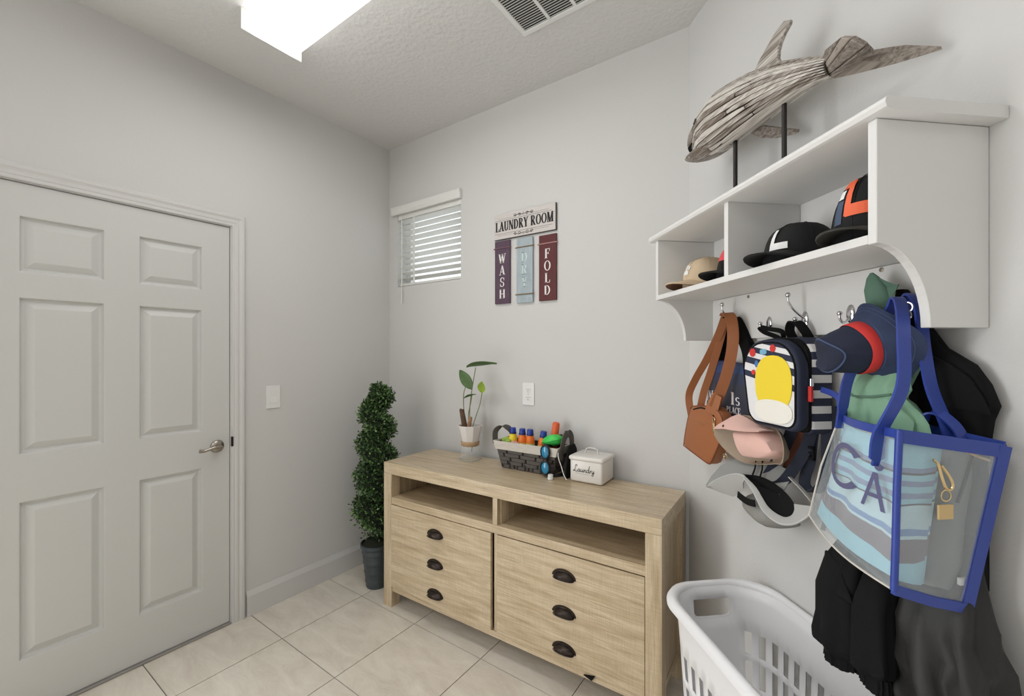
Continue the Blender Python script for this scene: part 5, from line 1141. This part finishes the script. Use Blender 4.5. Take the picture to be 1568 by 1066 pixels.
# --- clear tote bag with blue trim
M_clear = clear_plastic('clear_vinyl', (225, 232, 236), .16, .08)
M_blue = mat('tote_blue', (44, 66, 150), .42, bump=.1, bscale=500)
tt = Thing('clear_tote', 'clear vinyl tote bag with royal blue edging and handles', 'bag', MR, R(1.0, .14, .945))
NFt, NWt, NFb, NWb = R(1.125, .243, 1.272), R(1.145, .052, 1.244), R(1.118, .246, .985), R(1.122, .100, .945)
FFt, FWt, FFb, FWb = R(.900, .135, 1.272), R(.915, .050, 1.262), R(.800, .128, .995), R(.83, .060, .985)
def quad_grid(a, b, c, d, nu, nv, bul=Vector((0, 0, 0)), sag=0.0):
    g = []
    for i in range(nv + 1):
        t = i / nv; l, r = Vector(a).lerp(Vector(d), t), Vector(b).lerp(Vector(c), t)
        g.append([l.lerp(r, j / nu) + bul * math.sin(PI * j / nu) * math.sin(PI * min(1, t * .5 + .35)) - Vector((0, 0, sag * math.sin(PI * j / nu) * t)) for j in range(nu + 1)])
    return g
fg = quad_grid(FFt, NFt, NFb, FFb, 14, 10, Vector((-.01, -.022, 0)), .012)
fpn = tt.add('front_panel', sheet(fg, .0012), M_clear, True)
tt.add('side_panel', sheet(quad_grid(NFt, NWt, NWb, NFb, 6, 6), .0012), M_clear, True)
tt.add('back_panel', sheet(quad_grid(FWt, NWt, NWb, FWb, 6, 6), .0012), M_clear, True)
tt.add('side_panel', sheet(quad_grid(FFt, FWt, FWb, FFb, 6, 6), .0012), M_clear, True)
tt.add('base_panel', sheet(quad_grid(FFb, NFb, NWb, FWb, 14, 4, Vector((0, -.004, 0))), .0012), M_clear, True)
def trim(path, w, th, sd): return ribbon(path, w, th, sd)
rim_front = [p + Vector((0, -.001, -.006)) for p in fg[0]]
tt.add('rim_trim', ribbon(rim_front, .016, .004, (0, 0, 1)), M_blue, True)
tt.add('rim_trim', ribbon([NFt + Vector((0, 0, -.009)), NFt.lerp(NWt, .5) + Vector((.002, 0, -.009)), NWt + Vector((0, 0, -.009))], .024, .004, (0, 0, 1)), M_blue)
tt.add('rim_trim', ribbon([FWt, FWt.lerp(NWt, .5), NWt], .016, .004, (0, 0, 1)), M_blue)
tt.add('rim_trim', ribbon([FFt, FFt.lerp(FWt, .5), FWt], .016, .004, (0, 0, 1)), M_blue)
tt.add('edge_trim', tube([NFt + Vector((0, 0, .002)), NFt.lerp(NFb, .35) + Vector((-.001, 0, 0)), NFt.lerp(NFb, .7), NFb], .0058, 8), M_blue, True)
tt.add('edge_trim', ribbon([NWt, NWt.lerp(NWb, .5), NWb], .022, .006, (NFt - NWt)), M_blue)
tt.add('edge_trim', ribbon([NFb + Vector((0, 0, .002)), NFb.lerp(NWb, .5) + Vector((.001, 0, -.002)), NWb], .018, .008, (0, 0, 1)), M_blue)
tt.add('clear_piping', tube(fg[-1], .0022, 6), mat('piping_clear', (214, 208, 200), .3), True)
tt.add('clear_piping', tube([FFt, FFt.lerp(FFb, .5) + Vector((-.006, -.004, 0)), FFb], .0022, 6), mat('piping_clear', (214, 208, 200), .3), True)
def on_front(s, t, k=.0): 
    """s 0..1 along the front panel from far to near, t 0..1 downwards, k outwards"""
    i, j = min(9.999, t * 10), min(13.999, s * 14); a, b = int(i), int(j); fi, fj = i - a, j - b
    p = fg[a][b].lerp(fg[a][b + 1], fj).lerp(fg[a + 1][b].lerp(fg[a + 1][b + 1], fj), fi); return p + Vector((-.4, -.9, 0)).normalized() * k
# lettering on the front panel
q = ring(.42, .5, .40, .51, .27, .40, 40, 320, 22)
let = [[(.20 + a * .66, .50 - b * .32) for a, b in p] for p in q]
let += [[(.72 + a * .24, .54 - b * .24) for a, b in p] for p in (bar(.10, 0, .46, 1, .13) + bar(.80, 0, .46, 1, .15) + bar(.24, .36, .66, .36, .11))]
let += [[(.80 + a * .12, .40 - b * .16) for a, b in p] for p in ring(.5, .86, .30, .14, .02, .02, 0, 360, 14)]
v, f = [], []
for p in let:
    k = len(v); v += [on_front(min(.97, a), b, .0016) for a, b in p]; f.append(tuple(range(k, k + len(p))))
tt.add('lettering', (v, f), mat('tote_print', (92, 92, 128), .5), parent=fpn, fix=False)
# handles
tt.add('handle', ribbon(smooth_path([on_front(.23, .10, .004), on_front(.24, -.0, .004) + Vector((0, 0, .02)), R(.950, .165, 1.36), R(.970, .135, 1.44), R(.985, .105, 1.500), R(1.005, .110, 1.525), R(1.034, .132, 1.500), R(1.083, .185, 1.43), R(1.108, .218, 1.345), on_front(.880, .03, .007), on_front(.865, .20, .007), on_front(.855, .25, .007)], 5), [.016] * 5 + [.022] * 40 + [.026] * 6 + [.012] * 5, .005, (.13, .99, 0)), M_blue, True)
tt.add('handle', ribbon(smooth_path([R(.965, .060, 1.255), R(.965, .056, 1.33), R(.975, .060, 1.44), R(.990, .070, 1.520), R(1.010, .078, 1.532), R(1.026, .080, 1.500), R(1.036, .082, 1.42), R(1.048, .080, 1.34), R(1.066, .072, 1.275), R(1.070, .064, 1.235)], 5), .024, .005, (.13, .99, 0)), M_blue, True)
tt.add('handle_loop', ribbon(smooth_path([R(1.040, .095, 1.255), R(1.046, .090, 1.285), R(1.060, .080, 1.292), R(1.078, .066, 1.270), R(1.088, .060, 1.245)], 5), .020, .004, (.1, .9, .3)), M_blue, True)
tt.add('far_strap', ribbon(smooth_path([R(.797, .090, 1.316), R(.84, .105, 1.312), R(.875, .120, 1.305), R(.900, .132, 1.280)], 4), .014, .004, (0, .2, 1)), M_blue, True)
tt.add('brand_label', bevel(box(1.114, 1.120, -.110, -.078, .985, .998), .0005, 1), M_lw)
# things in the tote
CY_, BG_, DK_, PB_, BL_, TP_ = (150, 206, 224), (120, 140, 176), (66, 66, 76), (190, 222, 232), (104, 146, 196), (112, 104, 114)
bands = [(1.0, CY_), (.90, BG_), (.87, DK_), (.855, CY_), (.81, BG_), (.77, CY_), (.73, BG_), (.69, CY_), (.66, DK_), (.645, PB_), (.50, BL_), (.46, PB_), (.44, TP_), (.30, CY_)]
asc = [(0.0, CY_), (.30, TP_), (.44, PB_), (.46, BL_), (.50, PB_), (.645, DK_), (.66, CY_), (.69, BG_), (.73, CY_), (.77, BG_), (.81, CY_), (.855, DK_), (.87, BG_), (.90, CY_)]
M_towel = ramp_mat('towel_stripes', 'Z', 0.0, .290, asc, .95, tilt=('X', .06), wave=.02, bump=.5, bscale=500, sheen=.3)
tw = Thing('beach_towel', 'folded beach towel in blue stripes inside the clear tote', 'towel', MR, R(1.0, .15, .960))
cen = R(1.0, .13, 1.1)
def tow(s, t, inset): return on_front(s, t) + Vector((.4, .9, 0)).normalized() * inset
gridt = []
for i in range(13):
    t = .07 + .87 * i / 12; row = [tow(.05 + .90 * j / 16, t, .012 + .006 * math.sin(j * .9 + i * .25) * math.sin(PI * i / 12)) for j in range(17)]
    near = NFt.lerp(NFb, t); nw = NWt.lerp(NWb, t)
    row += [near.lerp(nw, .10) + Vector((-.012, 0, 0)), near.lerp(nw, .28) + Vector((-.012 + .004 * math.sin(i * .7), 0, 0)), near.lerp(nw, .46) + Vector((-.016, 0, 0)), near.lerp(nw, .56) + Vector((-.03, 0, 0)), near.lerp(nw, .58) + Vector((-.08, .0, 0))]
    gridt.append(row)
tw.add('outer_fold', sheet(gridt, .006), M_towel, True)
tw.add('inner_fold', sheet([[p + Vector((-.012, .020, -.006)) for p in r[6:-1]] for r in gridt], .005), M_towel, True)
M_gb2 = mat('bag_grey', (122, 124, 124), .7, var=.1)
gb2 = Thing('grey_drybag', 'grey folded dry bag behind the striped towel in the tote', 'bag', MR, R(1.07, .10, .965))
gb2.add('bag_body', cloth_loft([cl(.968, 1.070, .105, .030, .030), cl(1.02, 1.075, .108, .036, .034), cl(1.10, 1.078, .098, .036, .034), cl(1.17, 1.085, .092, .032, .028), cl(1.22, 1.09, .090, .026, .018), cl(1.238, 1.09, .088, .022, .006)], 28, 5, .08, 9), M_gb2, True)
gb2.add('drawcord', tube(smooth_path([R(1.123, .085, 1.235), R(1.119, .098, 1.18), R(1.115, .110, 1.135)], 4), .0028, 6), M_blackm, True)
kc = Thing('clip_keychain', 'gold clip keychain with a square wooden tag on the tote side', 'keychain', MR, R(1.135, .165, 1.12))
gu = 1.1375
kc.add('clip', tube(smooth_path([R(gu, .190, 1.222), R(gu, .180, 1.214), R(gu, .172, 1.190), R(gu, .164, 1.172), R(gu, .154, 1.168), R(gu, .150, 1.178), R(gu, .160, 1.196), R(gu, .174, 1.212)], 4), .0024, 6), M_gold, True)
kc.add('ring', tube([R(gu, .164 + .010 * math.cos(2 * PI * i / 14), 1.158 + .010 * math.sin(2 * PI * i / 14)) for i in range(14)], .0016, 6, True), M_gold, True)
kc.add('wooden_tag', rbox(gu - .002, gu + .002, -.180, -.150, 1.116, 1.142, .001), mat('tag_wood', (206, 178, 128), .7))
single('wooden_stick', tube([R(1.137, .125, 1.236), R(1.137, .100, 1.226), R(1.138, .075, 1.217)], .0022, 6), mat('stick_wood', (200, 178, 150), .7), 'thin wooden stick clipped at the tote rim', 'stick', MR, R(1.137, .1, 1.217), True)
for nm, c, r, col, lb in (('orange_toy_car', (.848, .105, 1.030), (.020, .016, .026), (214, 110, 70), 'orange plastic beach toy at the far end of the tote'), ('green_toy_shovel', (.858, .10, .998), (.024, .016, .014), (120, 180, 110), 'green plastic beach toy under the orange one in the tote'), ('yellow_toy_ball', (.900, .118, 1.000), (.024, .018, .020), (232, 180, 70), 'yellow plastic beach toy in the tote corner'), ('red_toy_mould', (.925, .122, .985), (.018, .015, .014), (216, 84, 72), 'red plastic beach toy beside the yellow one in the tote')):
    g = join(ellipsoid(R(*c), r, 14, 8), ellipsoid(R(c[0] + r[0] * .5, c[1] + .004, c[2] + r[2] * .8), (r[0] * .5, r[1] * .6, r[2] * .4), 10, 6))
    single(nm, g, mat(nm + '_col', col, .4), lb, 'toy', MR, R(c[0], c[1], c[2] - r[2]), True)
kr = Thing('key_ring', 'silver key ring hanging on the hook beside the blue tote handle', 'key ring', MR, R(.985, .10, 1.47))
for z in (1.505, 1.488):
    kr.add('ring', xf(tube([(.011 * math.cos(2 * PI * i / 16), 0, .011 * math.sin(2 * PI * i / 16)) for i in range(16)], .0018, 6, True), Matrix.Translation(R(1.012, .095, z)) @ Matrix.Rotation(.4 * (z - 1.495) * 60, 4, 'Z')), M_chrome, True)
kr.add('chain', tube([R(1.014, .097, 1.478), R(1.016, .096, 1.455), R(1.015, .096, 1.440)], .002, 6), M_chrome, True)

# ------------------------------------------------------------------ laundry hamper
M_hamp = mat('hamper_white', (232, 232, 234), .35)
hm = Thing('laundry_hamper', 'tall white slotted plastic laundry hamper on the floor', 'hamper', MR, R(.745, .188, 0))
HC, HL, HW, HZ = (.745, .1885), .281, .1665, .650
def hpt(s, z, inset=0.0):
    """s 0..1 round the rim, starting mid far end"""
    k = (z / HZ); L, W = (HL - .050 * (1 - k)) - inset, (HW - .034 * (1 - k)) - inset; r = min(.115, W * .72)
    # rounded rectangle by arclength
    sl, sw = 2 * (L - r), 2 * (W - r); qa = PI * r / 2; per = 2 * sl + 2 * sw + 4 * qa; d = (s % 1) * per
    segs = [('l', sw / 2, -1, 0), ('a', qa, PI, 0)]
    x0, y0 = -L, 0.0
    parts = [('far', sw / 2), ('c1', qa), ('front', sl), ('c2', qa), ('near', sw), ('c3', qa), ('back', sl), ('c4', qa), ('far2', sw / 2)]
    for nm, ln in parts:
        if d <= ln or nm == 'far2':
            t = d / ln if ln else 0
            if nm == 'far': p = (-L, t * sw / 2)
            elif nm == 'c1': a = PI - t * PI / 2; p = (-L + r + r * math.cos(a), W - r + r * math.sin(a))
            elif nm == 'front': p = (-L + r + t * sl, W)
            elif nm == 'c2': a = PI / 2 - t * PI / 2; p = (L - r + r * math.cos(a), W - r + r * math.sin(a))
            elif nm == 'near': p = (L, W - r - t * sw)
            elif nm == 'c3': a = -t * PI / 2; p = (L - r + r * math.cos(a), -W + r + r * math.sin(a))
            elif nm == 'back': p = (L - r - t * sl, -W)
            elif nm == 'c4': a = -PI / 2 - t * PI / 2; p = (-L + r + r * math.cos(a), -W + r + r * math.sin(a))
            else: p = (-L, -W + r + t * sw / 2 - 0 if False else -(W - r) + t * (W - r))
            return R(HC[0] + p[0], HC[1] + p[1], z)
        d -= ln
NP = 72
zrow = [.006, .03, .05, .125, .145, .220, .240, .315, .335, .410, .430, .500, .545, .60, .64]
solid_end = lambda s: (s < .075 or s > .925 or abs(s - .5) < .075)
v, f = [], []
for z in zrow:
    for i in range(NP): v.append(hpt(i / NP, z))
slot_rows = {2, 4, 6, 8, 10}
for k in range(len(zrow) - 1):
    for i in range(NP):
        s = (i + .5) / NP; j = (i + 1) % NP
        hole = False
        if not solid_end(s) and i % 3 != 0:
            pass
        if not solid_end(s) and k in slot_rows and i % 2 == 0: hole = True
        if k == 12 and (i < 3 or i >= NP - 3): hole = True          # hand hole at the far end
        if k == 12 and abs(i + .5 - NP / 2) < 3: hole = True
        if not hole: f.append((k * NP + i, k * NP + j, (k + 1) * NP + j, (k + 1) * NP + i))
wl = hm.add('slotted_wall', (v, f), M_hamp, 30)
md = wl.modifiers.new('thickness', 'SOLIDIFY'); md.thickness = .0035; md.offset = -1
hm.add('base', loft([[hpt(i / NP, .004, .002) for i in range(NP)], [hpt(i / NP, .012, .002) for i in range(NP)]]), M_hamp)
rp = [(.003, .628), (.004, .641), (.003, .650), (-.006, .655), (-.016, .650), (-.021, .638), (-.021, .626), (-.017, .626), (-.016, .636), (-.010, .640)]
rings = []
for i in range(NP):
    rings.append([hpt(i / NP, HZ, ins) .copy() for ins, z in rp])
    for p, (ins, z) in zip(rings[-1], rp): p.z = z
rings.append(rings[0])
hm.add('rim', loft(rings, True, False), M_hamp, 60)
fr_p = [hpt(s_, z, .0) for s_, z in ((.955, .604), (.955, .575), (.962, .545), (.985, .541), (0.0, .541), (.015, .541), (.038, .545), (.045, .575), (.045, .604))]
hm.add('handle_frame', tube(smooth_path(fr_p, 3), .004, 8), M_hamp, True)
